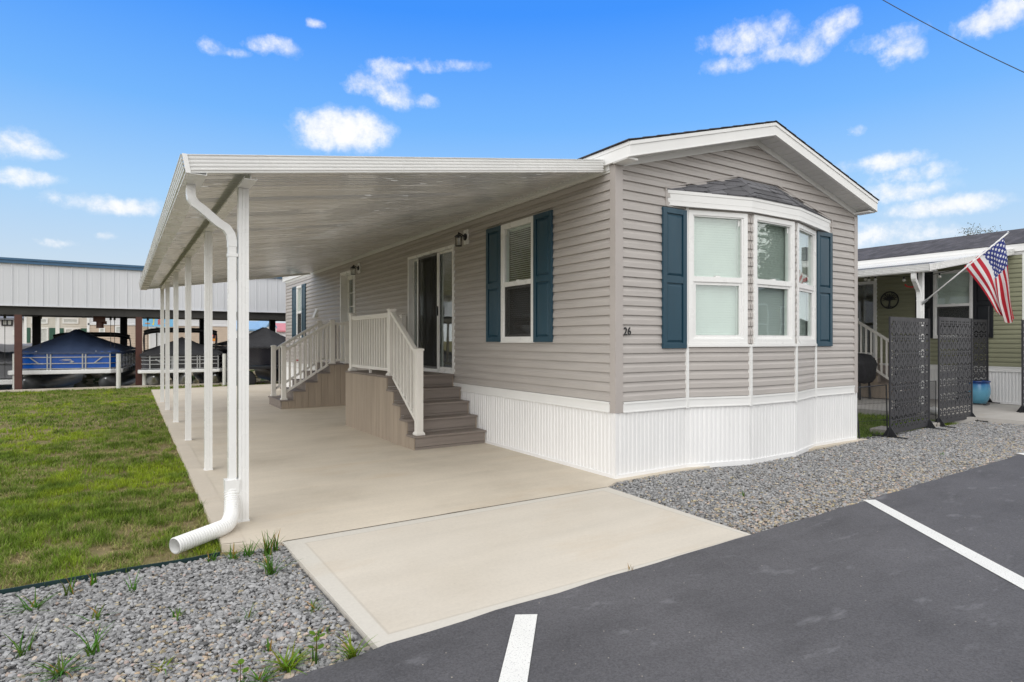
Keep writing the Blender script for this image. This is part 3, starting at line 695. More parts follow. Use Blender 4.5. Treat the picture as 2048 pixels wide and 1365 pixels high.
    for b in rails:
        rl = bpy.data.objects.new('railing', None); COL.objects.link(rl); rl.parent = root; rl.empty_display_size = .1
        na, ua = .075, risers[-1] + .075
        post(rl, na, b, H[0], 1.275); post(rl, ua, b, H[4], 1.835)
        run(rl, na + .044, b, ua - .044, b, H[0] + .165, H[4] - .005 + .02, 1.235, 1.80)
        if L_plat > 1:
            ba = end - .055; post(rl, ba, b, H[4], 1.835); run(rl, ua + .044, b, ba - .044, b, H[4] + .085, H[4] + .085, 1.785, 1.785, foot=True)
            if extra_back:
                run(rl, ba, b + .044, ba, W - .06, H[4] + .085, H[4] + .085, 1.785, 1.785); 
                post(rl, ba, W - .055, H[4], 1.835)
        else:
            ea = end - .05; post(rl, ea, b, H[4], 1.80); run(rl, ua + .044, b, ea - .044, b, H[4] + .085, H[4] + .085, 1.785, 1.785)
# ------------------------------------------------------------------ build the grey-brown house and its carport
home = empty('manufactured_home', (0, 0, 0), 'taupe vinyl sided home with an angled bay window and number 26 on its corner', 'home')
H_LEFT = [(1.44, 2.14, 1.415, 2.9), (3.54, 5.22, .90, 2.83), (8.15, 9.09, .90, 2.90), (12.62, 13.19, 1.52, 2.93)]
make_home(home, M_tan, M_post, M_teal, H_LEFT)
make_bay(home, M_tan)
window(home, LEFT, 1.415, 2.165, 1.39, 2.918, insect=True, opened=True)
window(home, LEFT, 12.60, 13.21, 1.50, 2.945, insect=True)
shutter(home, LEFT, 1.038, 1.41, 1.388, 2.92, M_teal); shutter(home, LEFT, 2.17, 2.54, 1.388, 2.92, M_teal)
shutter(home, LEFT, 12.20, 12.595, 1.49, 2.955, M_teal); shutter(home, LEFT, 13.215, 13.70, 1.49, 2.955, M_teal)
shutter(home, FRONT, .648, 1.018, 1.32, 2.84, M_teal); shutter(home, FRONT, 3.55, 3.915, 1.33, 2.865, M_teal)
# sliding door
s = MB(); s.ring(LEFT, 3.515, 5.245, .885, 2.852, .045, -.10, .034)
s.mbox(LEFT, 3.56, 5.2, .9305, .955, -.09, .015)
s.ring(LEFT, 3.562, 4.16, .957, 2.805, .035, -.045, -.012); s.ring(LEFT, 4.09, 5.198, .957, 2.805, .03, -.085, -.052)
s.mbox(LEFT, 4.058, 4.118, .96, 2.80, -.011, .012); s.mbox(LEFT, 4.86, 4.905, .96, 2.80, -.030, .008)
sl = s.build('sliding_door', M_frame, home)
MB().mbox(LEFT, 3.597, 4.125, .993, 2.769, -.032, -.026).build('pane', M_glass, sl)
MB().mbox(LEFT, 4.121, 5.167, .988, 2.774, -.072, -.066).build('pane', M_glass, sl)
g = MB(); g.ring(LEFT, 4.12, 4.858, .962, 2.80, .03, -.010, .006); g.mbox(LEFT, 4.245, 4.33, .993, 2.769, -.045, -.03); g.build('screen_frame', M_grey, sl)
MB().mbox(LEFT, 4.151, 4.827, .993, 2.769, -.004, -.0035).build('insect_screen', M_mesh, sl)
h = MB(); h.mbox(LEFT, 4.075, 4.10, 1.80, 1.95, .0125, .04); h.mbox(LEFT, 4.125, 4.145, 1.84, 1.92, .0065, .02); h.build('handle', M_black, sl, bevel=.004)
v = MB()
for k in range(9):
    y = 4.24 + k * .105
    if k not in (3, 4): v.hexa([LEFT(y, .99, -.17), LEFT(y + .085, .99, -.15), LEFT(y + .085, .99, -.148), LEFT(y, .99, -.168), LEFT(y, 2.75, -.17), LEFT(y + .085, 2.75, -.15), LEFT(y + .085, 2.75, -.148), LEFT(y, 2.75, -.168)])
v.build('curtain', M_grey, sl)
# entry door in a deep jamb
d = MB(); d.mbox(LEFT, 8.11, 8.17, .885, 2.945, -.175, .03); d.mbox(LEFT, 9.07, 9.13, .885, 2.945, -.175, .03); d.mbox(LEFT, 8.1705, 9.0695, 2.885, 2.945, -.175, .03); d.mbox(LEFT, 8.1705, 9.0695, .885, .915, -.175, .02)
do = d.build('entry_door', M_frame, home)
p = MB(); p.ring(LEFT, 8.172, 9.068, .917, 2.883, .10, -.17, -.13); p.mbox(LEFT, 8.273, 8.967, 1.018, 1.88, -.168, -.14)
for k in (1, 2):
    p.mbox(LEFT, 8.28, 8.96, 1.88 + k * .3 - .01, 1.88 + k * .3 + .01, -.158, -.138); p.mbox(LEFT, 8.28 + k * .227 - .01, 8.28 + k * .227 + .01, 1.881, 2.78, -.157, -.139)
p.build('door_leaf', M_frame, do)
MB().mbox(LEFT, 8.274, 8.966, 1.881, 2.782, -.152, -.146).build('pane', M_glass, do)
MB().tube([LEFT(8.99, 1.84, -.13), LEFT(8.99, 1.84, -.08), LEFT(8.90, 1.84, -.08)], .011).build('handle', M_galv, do)
lantern(home, 3.13, 2.905); lantern(home, 7.83, 2.93)
v = MB(); v.prism([LEFT(11.07, 2.0, .015), LEFT(11.07, 2.22, .015), LEFT(11.07, 2.0, .10)], Vector(LEFT(.2, 0, 0))); v.mbox(LEFT, 11.05, 11.29, 1.98, 2.235, .005, .02); v.build('dryer_vent', M_soffit, home)
v = MB(); v.mbox(LEFT, 12.28, 12.43, 1.12, 1.33, .005, .024); v.build('outlet_box', M_soffit, home)
v = MB(); v.tube([(-.03, 12.95, .86), (-.075, 12.95, .86)], .012); v.tube([(-.07, 12.92, .86), (-.07, 12.98, .86)], .018); v.build('hose_tap', mat('red_tap', (.45, .02, .04), .4), home)
n26 = bpy.data.curves.new('house_number', 'FONT'); n26.body = '26'; n26.size = .112; n26.extrude = .004; n26.offset = .0012; n26.space_character = 1.12
tmp = bpy.data.objects.new('tmp', n26); COL.objects.link(tmp); bpy.context.view_layer.update()
nm = bpy.data.meshes.new_from_object(tmp.evaluated_get(bpy.context.evaluated_depsgraph_get())); bpy.data.objects.remove(tmp); bpy.data.curves.remove(n26)
nm.materials.clear(); nm.materials.append(M_black)
no = bpy.data.objects.new('house_number', nm); COL.objects.link(no); no.parent = home; no.location = (.092, -.024, 1.463); no.rotation_euler = (R(90), 0, 0); no.scale = (.84, 1, 1)

carport = empty('carport', (0, 0, 0), 'white aluminium carport roof on slim posts along the taupe house', 'carport')
make_carport(carport, [.493, 2.72, 5.06, 7.32, 9.55, 11.40], drain=(-3.935, -.055, .048))

near = empty('porch_steps', (-.54, 2.58, 0), 'grey brown steps with cream railing up to the sliding glass door', 'steps')
make_steps(near, lambda a, b, z: (-1.079 + .54 + b, a, z), 1.055, 1.86, [.10])
far = empty('porch_steps', (-1.465, 8.42, 0), 'grey brown steps with two cream railings climbing straight at the entry door', 'steps')
make_steps(far, lambda a, b, z: (a, b, z), 1.19, .44, [.10, 1.10], risers=(0, .25, .497, .743, 1.004))
near['group'] = far['group'] = 'porch steps under the carport'

# ------------------------------------------------------------------ ground, slabs, road
CAN0, CAN1 = 17.42, 31.0                                         # canal behind the lawn
def ground_mat():
    m, t, p, N, L = nt('dry_turf_soil'); v = coords(t, 'Object')
    f = noise(t, v, .8, 6, .6); g = noise(t, v, 9, 5, .65); k = noise(t, v, 90, 3)
    a = ramp(t, f, [(.30, (.13, .14, .035)), (.5, (.24, .20, .095)), (.68, (.36, .285, .175))])
    b = ramp(t, g, [(.3, (.10, .12, .03)), (.55, (.26, .215, .11)), (.75, (.40, .32, .20))])
    c = mixc(t, .55, a, b); c = mixc(t, .5, c, ramp(t, k, [(.3, .6), (.7, 1.15)]), 'MULTIPLY')
    L.new(c, p.inputs['Base Color']); p.inputs['Roughness'].default_value = .95; p.inputs['Specular IOR Level'].default_value = .1
    bump(t, p, k, .6, .02); return m
M_soil = ground_mat()
g = MB()
prof = [(-400, -.05), (CAN0, -.05), (CAN0 + .02, -1.2), (CAN1 - 4, -1.2), (CAN1 - 1.2, .1), (CAN1 + 6, .15), (1200, .3)]
for (ya, za), (yb, zb) in zip(prof[:-1], prof[1:]): g.quad((-600, ya, za), (700, ya, za), (700, yb, zb), (-600, yb, zb))
structure(g.build('ground', M_soil))
def water_mat():
    m, t, p, N, L = nt('canal_water'); p.inputs['Base Color'].default_value = (.02, .026, .022, 1); p.inputs['Roughness'].default_value = .08
    bump(t, p, noise(t, coords(t, 'Object', (1, .4, 1)), 4, 3), .25, .03); return m
structure(MB().quad((-120, CAN0 + .05, -.42), (120, CAN0 + .05, -.42), (120, CAN1 - .5, -.42), (-120, CAN1 - .5, -.42)).build('canal_water', water_mat()))
M_conc = concrete_mat('patio_concrete', (.63, .565, .47), stain=.16)
structure(MB().box(-120, 120, CAN0 - .10, CAN0 + .10, -1.25, .02).build('canal_bulkhead', M_conc))
# patio slab under carport and house pad
b = MB(); b.prism([(-3.648, -.045, 0), (-3.30, -.195, 0), (-.31, -.222, 0), (-.08, -.10, 0), (4.72, -.10, 0), (4.72, 15.2, 0), (.4, 16.35, 0), (-3.49, 15.65, 0)], (0, 0, -.14)); b.xf(Matrix.Scale(1, 4))
structure(b.build('patio_slab', M_conc))
bd = MB(); bd.add([(-3.645, -.03, .0035), (-3.50, -.06, .0035), (-3.345, 15.65, .0035), (-3.488, 15.63, .0035)], [(0, 1, 2, 3)])
M_band = concrete_mat('troweled_concrete_edge', (.62, .555, .465), stain=.08)
structure(bd.build('patio_slab_edge', M_band))
# apron
AX0, AX1, AY0, AY1 = -3.27, -.33, -1.985, -.225
M_apron = concrete_mat('apron_concrete', (.625, .575, .50), rect=(-1.467, 1.467, -.86, .912), bandcol=(.60, .57, .515), stain=.07)
ap = MB(); ap.prism([(-3.286, -.205, .002), (-3.245, -2.03, .002), (-.40, -1.93, .002), (-.312, -.232, .002)], (0, 0, -.13))
structure(ap.build('driveway_apron', M_apron))
structure(MB().poly([(-3.28, -.209, .0035), (-2.6, -.216, .0035), (-1.9, -.222, .0035), (-.32, -.236, .0035), (-.32, -.226, .0035), (-1.7, -.207, .0035), (-1.95, -.198, .0035), (-2.1, -.205, .0035), (-3.28, -.196, .0035)]).build('expansion_joint', mat('joint_dirt', (.13, .11, .08), .95, .4, 30)))
def asphalt_mat():
    m, t, p, N, L = nt('asphalt'); v = coords(t, 'Object')
    f = noise(t, v, .7, 5, .6); g = noise(t, v, 95, 4, .75); q = noise(t, coords(t, 'Object', (1.0, 2.4, 1)), 1.6, 5, .6)
    c = ramp(t, f, [(.3, (.084, .083, .091)), (.7, (.118, .116, .126))])
    c = mixc(t, .7, c, ramp(t, g, [(.3, .45), (.5, 1.0), (.72, 1.5)]), 'MULTIPLY')
    vo = N.new('ShaderNodeTexVoronoi'); vo.inputs['Scale'].default_value = 26; L.new(v, vo.inputs['Vector'])
    k = ramp(t, vo.outputs['Distance'], [(.07, 1.0), (.11, 0.0)])
    sel = ramp(t, vo.outputs['Color'], [(.80, 0.0), (.84, 1.0)])
    c = mixc(t, mathn(t, 'MULTIPLY', k, sel), c, (.42, .38, .32))
    sc = ramp(t, noise(t, coords(t, 'Object', (1.2, 3.0, 1)), 2.1, 6, .62), [(.60, 0.0), (.72, .5)])
    c = mixc(t, sc, c, (.25, .25, .27))
    st = ramp(t, q, [(.25, .72), (.5, 1.0)]); c = mixc(t, .8, c, st, 'MULTIPLY')
    L.new(c, p.inputs['Base Color']); p.inputs['Roughness'].default_value = .82; p.inputs['Specular IOR Level'].default_value = .35
    bump(t, p, g, .5, .006); return m
xs = np.linspace(-60, 80, 701); ed = []
for x in xs:
    y = -1.955 + .027 * (x + 3.2) + .006 * math.sin(x * 9.1) + .005 * math.sin(x * 23.7 + 1) + .003 * math.sin(x * 61)
    if x < -3.0: y = -1.95 - .11 * (-3.0 - x) if x > -5.5 else -2.225
    if x < -3.0: y += .008 * math.sin(x * 19) + .006 * math.sin(x * 47)
    ed.append((x, y))
a = MB(); a.strip([(x, -9.5, .006) for x, y in ed], [(x, y, .006) for x, y in ed]); a.strip([(x, y, .006) for x, y in ed], [(x, y + .012, -.03) for x, y in ed])
structure(a.build('asphalt_road', asphalt_mat()))
def paint_mat():
    m, t, p, N, L = nt('road_paint'); v = coords(t, 'Object')
    c = ramp(t, noise(t, v, 120, 4, .7), [(.33, (.30, .30, .30)), (.44, (.78, .78, .76))]); c = mixc(t, .4, c, ramp(t, noise(t, v, 4, 5), [(.3, .85), (.6, 1.0)]), 'MULTIPLY')
    L.new(c, p.inputs['Base Color']); p.inputs['Roughness'].default_value = .7; bump(t, p, noise(t, v, 160, 3), .4, .004); return m
M_paint = paint_mat()
for (x, y) in ((-2.505, -2.065), (1.27, -1.845), (5.15, -1.70), (9.1, -1.58), (-6.4, -2.4)):
    dx, dy = (-.625, -.78) ; wx, wy = .068, -.044
    b = MB(); L_ = 5.2
    if x < -2: dx, dy = -.632, -.775
    b.quad((x - .042, y + .025, .0105), (x + dx * L_ - wx, y + dy * L_ + .04, .0105), (x + dx * L_ + wx, y + dy * L_ - .04, .0105), (x + .055, y - .032, .0105))
    structure(b.build('road_marking', M_paint))
# far side of the street
structure(MB().box(-60, 80, -30, -9.5, -.04, .012).build('opposite_verge', M_soil))

# ------------------------------------------------------------------ gravel beds of crushed stone
def stones(name, poly_fn, x0, x1, y0, y1, n, smin, smax, tan):
    ph = (1 + 5 ** .5) / 2
    iv = np.array([(-1, ph, 0), (1, ph, 0), (-1, -ph, 0), (1, -ph, 0), (0, -1, ph), (0, 1, ph), (0, -1, -ph), (0, 1, -ph), (ph, 0, -1), (ph, 0, 1), (-ph, 0, -1), (-ph, 0, 1)], float); iv /= np.linalg.norm(iv[0])
    fc = np.array([(0, 11, 5), (0, 5, 1), (0, 1, 7), (0, 7, 10), (0, 10, 11), (1, 5, 9), (5, 11, 4), (11, 10, 2), (10, 7, 6), (7, 1, 8), (3, 9, 4), (3, 4, 2), (3, 2, 6), (3, 6, 8), (3, 8, 9), (4, 9, 5), (2, 4, 11), (6, 2, 10), (8, 6, 7), (9, 8, 1)])
    X = rng.uniform(x0, x1, n); Y = rng.uniform(y0, y1, n); ok = poly_fn(X, Y); X, Y = X[ok], Y[ok]; n = len(X)
    s = rng.uniform(smin, smax, n) * np.where(rng.random(n) < .06, 1.5, 1)
    V = iv[None] * (1 + rng.uniform(-.33, .33, (n, 12, 1))) * np.stack([s * rng.uniform(.75, 1.35, n), s * rng.uniform(.6, 1.0, n), s * rng.uniform(.38, .7, n)], 1)[:, None, :]
    a = rng.uniform(0, 2 * PI, n); tl = rng.normal(0, .38, n); ca, sa, ct, st = np.cos(a), np.sin(a), np.cos(tl), np.sin(tl)
    x, y, z = V[..., 0], V[..., 1], V[..., 2]
    y, z = y * ct[:, None] - z * st[:, None], y * st[:, None] + z * ct[:, None]
    x, y = x * ca[:, None] - y * sa[:, None], x * sa[:, None] + y * ca[:, None]
    hgt = -.022 + rng.uniform(-.012, .012, n) + .008 * np.sin(X * 3.1) * np.cos(Y * 4.3)
    co = np.stack([x + X[:, None], y + Y[:, None], z + hgt[:, None]], -1).reshape(-1, 3)
    f = (fc[None] + (np.arange(n) * 12)[:, None, None]).reshape(-1)
    v = rng.uniform(.20, .40, n); col = np.stack([v * 1.0, v * 1.0, v * 1.01], 1)
    tt = rng.random(n) < tan(X, Y); w = rng.uniform(.32, .52, n); tn = np.stack([w, w * rng.uniform(.78, .9, n), w * rng.uniform(.55, .76, n)], 1); col[tt] = tn[tt]
    dk = rng.random(n) < .06; col[dk] *= .45
    return raw_mesh(name, co, f, 3, M_stone, np.repeat(col, 12, 0) * rng.uniform(.9, 1.08, (n * 12, 1)))
def edge_y(X): return np.where(X < -3.0, np.where(X > -5.5, -1.95 - .11 * (-3.0 - X), -2.225), -1.955 + .027 * (X + 3.2))
def bay_y(X): return np.interp(X, [0, .9, 1.04, 1.843, 2.727, 3.53, 3.7, 4.7, 9], [-.10, -.10, -.10, -.245, -.245, -.10, -.10, -.09, .1])
lt = tag(stones('gravel_bed', lambda X, Y: (Y > edge_y(X) - .012 - .03 * (np.sin(X * 37) > .75)) & (Y < -.225 + .02 * np.sin(X * 4)) & ((X < -3.29) | (Y < -9)), -7.6, -3.27, -2.45, -.2, 84000, .0078, .0155, lambda X, Y: np.clip(.05 + .24 * np.clip((-.9 - Y) / 1.2, 0, 1), 0, .5)),
         'grey crushed stone bed between the lawn and the asphalt', 'gravel', kind='stuff')
rt = tag(stones('gravel_bed', lambda X, Y: (Y > edge_y(X) - .03 * (np.sin(X * 31) > .8)) & (Y < np.where(X < 4.6, bay_y(X), np.interp(X, [4.6, 8.3, 8.65, 12], [.06, -.04, -.64, -1.4]))) & (X > -.33 + 0 * Y) & (Y > -1.95), -.4, 10.5, -2.0, .1, 105000, .0085, .016, lambda X, Y: np.clip(.08 + .25 * np.clip((-.75 - Y) / 1.0, 0, 1), 0, .5)),
         'grey crushed stone bed in front of the bay window', 'gravel', kind='stuff')
def gravel_base():
    m, t, p, N, L = nt('stone_dust'); v = coords(t, 'Object'); vo = N.new('ShaderNodeTexVoronoi'); vo.inputs['Scale'].default_value = 38; L.new(v, vo.inputs['Vector'])
    L.new(ramp(t, vo.outputs['Color'], [(.2, (.10, .10, .105)), (.7, (.24, .24, .245)), (.95, (.34, .29, .23))]), p.inputs['Base Color']); p.inputs['Roughness'].default_value = .95
    bump(t, p, vo.outputs['Distance'], .8, .02); return m
M_gb = gravel_base()
structure(MB().poly([(-40, -2.3, -.031), (-3.2, -2.05, -.031), (-3.2, -.19, -.031), (-40, -.19, -.031)]).build('gravel_base', M_gb))
structure(MB().poly([(-.5, -2.02, -.031), (40, -1.0, -.031), (40, -.3, -.031), (8.4, .06, -.031), (-.5, .06, -.031)]).build('gravel_base', M_gb))

# ------------------------------------------------------------------ lawn
def vnoise(X, Y, s, seed):
    r_ = np.random.default_rng(seed); G = r_.random((64, 64)); x = X / s; y = Y / s; i = np.floor(x).astype(int); j = np.floor(y).astype(int); fx = x - i; fy = y - j
    fx = fx * fx * (3 - 2 * fx); fy = fy * fy * (3 - 2 * fy); g = lambda a, b: G[a % 64, b % 64]
    return (g(i, j) * (1 - fx) + g(i + 1, j) * fx) * (1 - fy) + (g(i, j + 1) * (1 - fx) + g(i + 1, j + 1) * fx) * fy
def grass(name, sample, hmean, seed, lush=0.0):
    X, Y, wsc = sample; n = len(X); r_ = np.random.default_rng(seed)
    p1 = vnoise(X, Y, .55, 1) * .26 + vnoise(X, Y, .15, 2) * .42 + vnoise(X, Y, .06, 3) * .32; p2 = vnoise(X, Y, 1.1, 4) * .45 + vnoise(X, Y, .25, 5) * .55
    bare = (p1 < .375 - lush * .25) & (r_.random(n) < .93); k = ~bare; X, Y, wsc, p1, p2 = X[k], Y[k], wsc[k], p1[k], p2[k]; n = len(X)
    dry = np.clip((.50 - p1) * 3.4 + (.5 - p2) * 1.6 + r_.normal(0, .30, n) + .14 - lush * .6, 0, 1)
    h = hmean * (.25 + 1.35 * p1) * r_.uniform(.6, 1.35, n) * (1 - .35 * dry); a = r_.uniform(0, 2 * PI, n); ln = r_.uniform(.25, 1.15, n) * h * (1 + .5 * dry); w = r_.uniform(.0016, .0030, n) * wsc
    dx, dy = np.cos(a), np.sin(a); px_, py_ = -dy * w, dx * w; z0 = -.045 + 0 * X
    pts = np.empty((n, 5, 3)); pts[:, 0] = np.stack([X - px_, Y - py_, z0], 1); pts[:, 1] = np.stack([X + px_, Y + py_, z0], 1)
    mx, my = X + dx * ln * .35, Y + dy * ln * .35
    pts[:, 2] = np.stack([mx + px_ * .8, my + py_ * .8, z0 + h * .6], 1); pts[:, 3] = np.stack([mx - px_ * .8, my - py_ * .8, z0 + h * .6], 1)
    pts[:, 4] = np.stack([X + dx * ln, Y + dy * ln, z0 + h * (1.0 - .12 * dry)], 1)
    i0 = (np.arange(n) * 5)[:, None]; f = np.concatenate([i0 + np.array([[0, 1, 2]]), i0 + np.array([[0, 2, 3]]), i0 + np.array([[3, 2, 4]])], 1).reshape(-1)
    gcol = np.array([.18, .29, .032]) * r_.uniform(.6, 1.35, (n, 1)); yl = np.array([.40, .50, .035]); straw = np.array([.52, .43, .22]) * r_.uniform(.65, 1.15, (n, 1))
    y_ = np.clip((p2 - .54) * 4.5, 0, 1)[:, None] * r_.uniform(.3, 1, (n, 1)); c = gcol * (1 - y_) + yl * y_
    dk = np.clip((p1 - .55) * 5, 0, 1)[:, None]; c = c * (1 - dk * .45)
    c = c * (1 - dry[:, None]) + straw * dry[:, None]
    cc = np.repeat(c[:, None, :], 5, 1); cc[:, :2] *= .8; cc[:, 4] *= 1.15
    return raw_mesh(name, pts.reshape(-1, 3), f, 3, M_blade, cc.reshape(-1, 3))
def lawn_pts(x0, x1, y0, y1, dens, wsc, keep):
    n = int((x1 - x0) * (y1 - y0) * dens); X = rng.uniform(x0, x1, n); Y = rng.uniform(y0, y1, n); k = keep(X, Y); return X[k], Y[k], np.full(k.sum(), wsc)
slab_x = lambda Y: np.interp(Y, [-.2, 0, 15.7], [-3.66, -3.655, -3.495])
kl = lambda X, Y: (X < slab_x(Y) - .01 + .035 * (vnoise(X * 0 + 1, Y, .09, 21) - .35)) & (Y > -.205 - .05 * (vnoise(X, Y * 0, .12, 22) > .55))
parts = [lawn_pts(-7, -3.4, -.22, 3.0, 7800, 1.0, kl), lawn_pts(-9, -3.4, 3.0, 7.0, 3200, 1.5, kl), lawn_pts(-15, -3.3, 7.0, 17.32, 900, 2.6, kl), lawn_pts(-5, 12, 15.4, 17.32, 800, 2.6, lambda X, Y: (X >= -3.5) & (Y > np.interp(X, [-3.5, .4, 4.7, 12], [15.66, 16.36, 15.2, 15.2])))]
tag(grass('lawn_grass', tuple(np.concatenate([p[i] for p in parts]) for i in range(3)), .045, 11), 'patchy green and straw lawn beside the carport slab', 'lawn', kind='stuff')
kr = lambda X, Y: (X > 4.74) & (X < 7.93) & (Y > .0)
tag(grass('lawn_grass', lawn_pts(4.7, 8.0, .0, 6.0, 2600, 1.6, kr), .07, 12, lush=.8), 'green grass strip between the two homes', 'lawn', kind='stuff')
e = MB(); pts = [(-9, -.205), (-7, -.20), (-5.2, -.212), (-4.7, -.207), (-4.2, -.198), (-3.9, -.215), (-3.68, -.20)]
for (ax, ay), (bx, by) in zip(pts[:-1], pts[1:]): e.bar((ax, ay, -.018), (bx + .002, by, -.018), .007, .045)
tag(e.build('lawn_edging', mat('green_edging', (.006, .028, .030), .5)), 'dark green plastic edging strip between lawn and gravel', 'lawn edging')

# ------------------------------------------------------------------ weeds
def weed(x, y, n, h, spread, label, broad=0, col=(.10, .21, .02), name='weed'):
    V, F, C = [], [], []
    for i in range(n):
        a = random.uniform(0, 2 * PI); L_ = h * random.uniform(.5, 1.1); s = spread * random.uniform(.3, 1.1); w = random.uniform(.003, .0055) * (1 + h); ox, oy = random.gauss(0, .012), random.gauss(0, .012); dx, dy = math.cos(a), math.sin(a); b0 = len(V); k = 5
        cl = [c_ * random.uniform(.7, 1.3) for c_ in col]
        if random.random() < .08: cl = [.35, .20, .05]
        for j in range(k):
            q = j / (k - 1); r_ = s * (q ** 1.4); z = -.02 + L_ * (q - .35 * q * q * (s / max(.01, h))); ww = w * (1 - .9 * q ** 1.5)
            V += [(ox + dx * r_ - dy * ww, oy + dy * r_ + dx * ww, z), (ox + dx * r_ + dy * ww, oy + dy * r_ - dx * ww, z)]; C += [cl, cl]
        for j in range(k - 1): F += [(b0 + 2 * j, b0 + 2 * j + 1, b0 + 2 * j + 3), (b0 + 2 * j, b0 + 2 * j + 3, b0 + 2 * j + 2)]
    for i in range(broad):
        a = i * 2.4 + .4; z = h * (.3 + .7 * (i + 1) / broad); L_ = .03; dx, dy = math.cos(a), math.sin(a); b0 = len(V); cl = [.12, .22, .02]
        for q, ww in ((.0, .001), (.3, .011), (.6, .014), (.85, .008), (1, .001)):
            V += [(dx * (.008 + L_ * q) - dy * ww, dy * (.008 + L_ * q) + dx * ww, z + .012 * q), (dx * (.008 + L_ * q) + dy * ww, dy * (.008 + L_ * q) - dx * ww, z + .012 * q)]; C += [cl, cl]
        for j in range(4): F += [(b0 + 2 * j, b0 + 2 * j + 1, b0 + 2 * j + 3), (b0 + 2 * j, b0 + 2 * j + 3, b0 + 2 * j + 2)]
    if broad:
        b0 = len(V); V += [(-.0015, 0, -.02), (.0015, 0, -.02), (.0015, 0, h), (-.0015, 0, h)]; C += [[.12, .06, .03]] * 4; F += [(b0, b0 + 1, b0 + 2), (b0, b0 + 2, b0 + 3)]
    o = raw_mesh(name, np.array(V), np.array(F).ravel(), 3, M_blade, np.array(C)); o.location = (x, y, 0)
    return tag(o, label, 'weed', 'weeds growing in the gravel and along the slab')
WD = [(-3.42, -.37, 26, .19, .10, 'tall grassy weed with upright blades at the corner where apron meets patio slab', 0), (-3.46, -.72, 30, .15, .16, 'spreading grassy weed in gravel just below the slab corner weed', 0),
      (-3.53, -.34, 24, .12, .09, 'short grass tuft against the patio slab end by the gravel', 0), (-3.62, -.35, 24, .12, .09, 'grass tuft at slab corner nearest the white drain hose', 0), (-3.35, -.33, 16, .16, .09, 'upright weed leaning over the first corner of the apron', 0),
      (-3.74, -.30, 18, .10, .08, 'low grass tuft beneath the open end of the drain hose', 0), (-3.39, -1.40, 16, .08, .09, 'small weed halfway along the apron edge', 0), (-3.43, -1.68, 18, .06, .07, 'low bright weed by the apron edge below the halfway weed', 0),
      (-3.36, -1.96, 36, .12, .13, 'yellow tipped grass clump at the apron corner by the asphalt', 0), (-3.51, -1.92, 6, .11, .04, 'leafy seedling with round leaves near the apron corner', 7),
      (-3.63, -1.90, 44, .11, .15, 'wide pale green grass clump at the asphalt edge', 0), (-3.67, -1.70, 10, .08, .05, 'thin upright weed in gravel above the wide grass clump', 0),
      (-3.82, -1.93, 5, .08, .03, 'broad leaved sprout at the very edge of the asphalt', 5), (-3.74, -1.94, 26, .07, .11, 'flat grass clump between the sprout and the wide clump', 0),
      (-3.70, -1.32, 9, .10, .06, 'weed with one tall blade amid gravel', 0), (-4.34, -1.28, 13, .17, .12, 'weed with a long leaning blade in the gravel', 0),
      (-4.45, -1.42, 36, .10, .16, 'dense spreading weed in gravel low in view', 0), (-4.61, -1.12, 14, .14, .09, 'dark stemmed weed with upright blades in gravel', 0),
      (-4.62, -.60, 22, .13, .18, 'straggly spreading weed near the lawn edging', 0), (-4.47, -.44, 8, .19, .05, 'single tall weed standing by the edging', 0),
      (-4.37, -.33, 9, .12, .05, 'narrow weed beside the middle of the edging', 0), (-4.18, -.58, 10, .13, .12, 'forked weed in the gravel below the edging', 0),
      (-3.99, -1.10, 9, .07, .06, 'tiny weed alone in the grey gravel', 0), (-4.34, -.90, 14, .09, .11, 'brownish weed in the middle of the gravel', 0), (-4.08, -1.60, 14, .06, .10, 'yellow green flat weed near the bottom of the gravel', 0),
      (-1.62, -1.90, 6, .06, .02, 'dry brown sprig between apron and asphalt', 0), (.55, -1.10, 7, .06, .03, 'faint weed in the gravel before the bay window', 0), (4.3, -1.2, 7, .06, .03, 'faint weed in gravel toward the black screens', 0)]
for x, y, n, h, s_, lb, br in WD:
    weed(x, y, n, h, s_, lb, br, col=(.30, .17, .06) if 'brown sprig' in lb else ((.17, .27, .02) if ('yellow' in lb or 'pale' in lb) else (.085, .19, .025)))
# ------------------------------------------------------------------ the sage green house next door, same kit
NX, NY, NZ = 11.6, .20, .08
nb = empty('manufactured_home', (NX, NY, NZ), 'sage green sided home with dark roof and black shutters beyond the screens', 'home')
NH = [(.96, 1.68, 1.41, 2.9), (2.98, 3.85, .90, 2.80)]
make_home(nb, M_green, M_white, M_blackshut, NH, detail=False)
window(nb, LEFT, .93, 1.71, 1.39, 2.918, insect=True)
shutter(nb, LEFT, .56, .925, 1.388, 2.92, M_blackshut); shutter(nb, LEFT, 1.715, 2.08, 1.388, 2.92, M_blackshut)
d = MB(); d.ring(LEFT, 2.96, 3.87, .885, 2.82, .075, -.06, .04); d.mbox(LEFT, 3.036, 3.794, .961, 1.03, -.05, -.0)
dn = d.build('storm_door', M_frame, nb)
MB().mbox(LEFT, 3.036, 3.794, 1.031, 2.744, -.03, -.02).build('pane', M_glass, dn)
ncp = empty('carport', (NX, NY, NZ), 'white carport roof in front of the sage green home, flag on its front post', 'carport')
make_carport(ncp, [.50, 2.8, 5.1, 7.4, 9.6, 11.4], y0=.19, drain=(-3.10, .42, .045))
structure(MB().prism([(NX - 3.70, .06, NZ), (8.42, -.03, NZ - .02), (8.66, -.66, NZ - .04), (17, -.8, NZ - .04), (17, NY + .2, NZ), (NX + .02, 16, NZ), (NX - 3.62, 16, NZ)], (0, 0, -.2)).build('patio_slab', concrete_mat('grey_patio_concrete', (.43, .41, .385), stain=.2)))
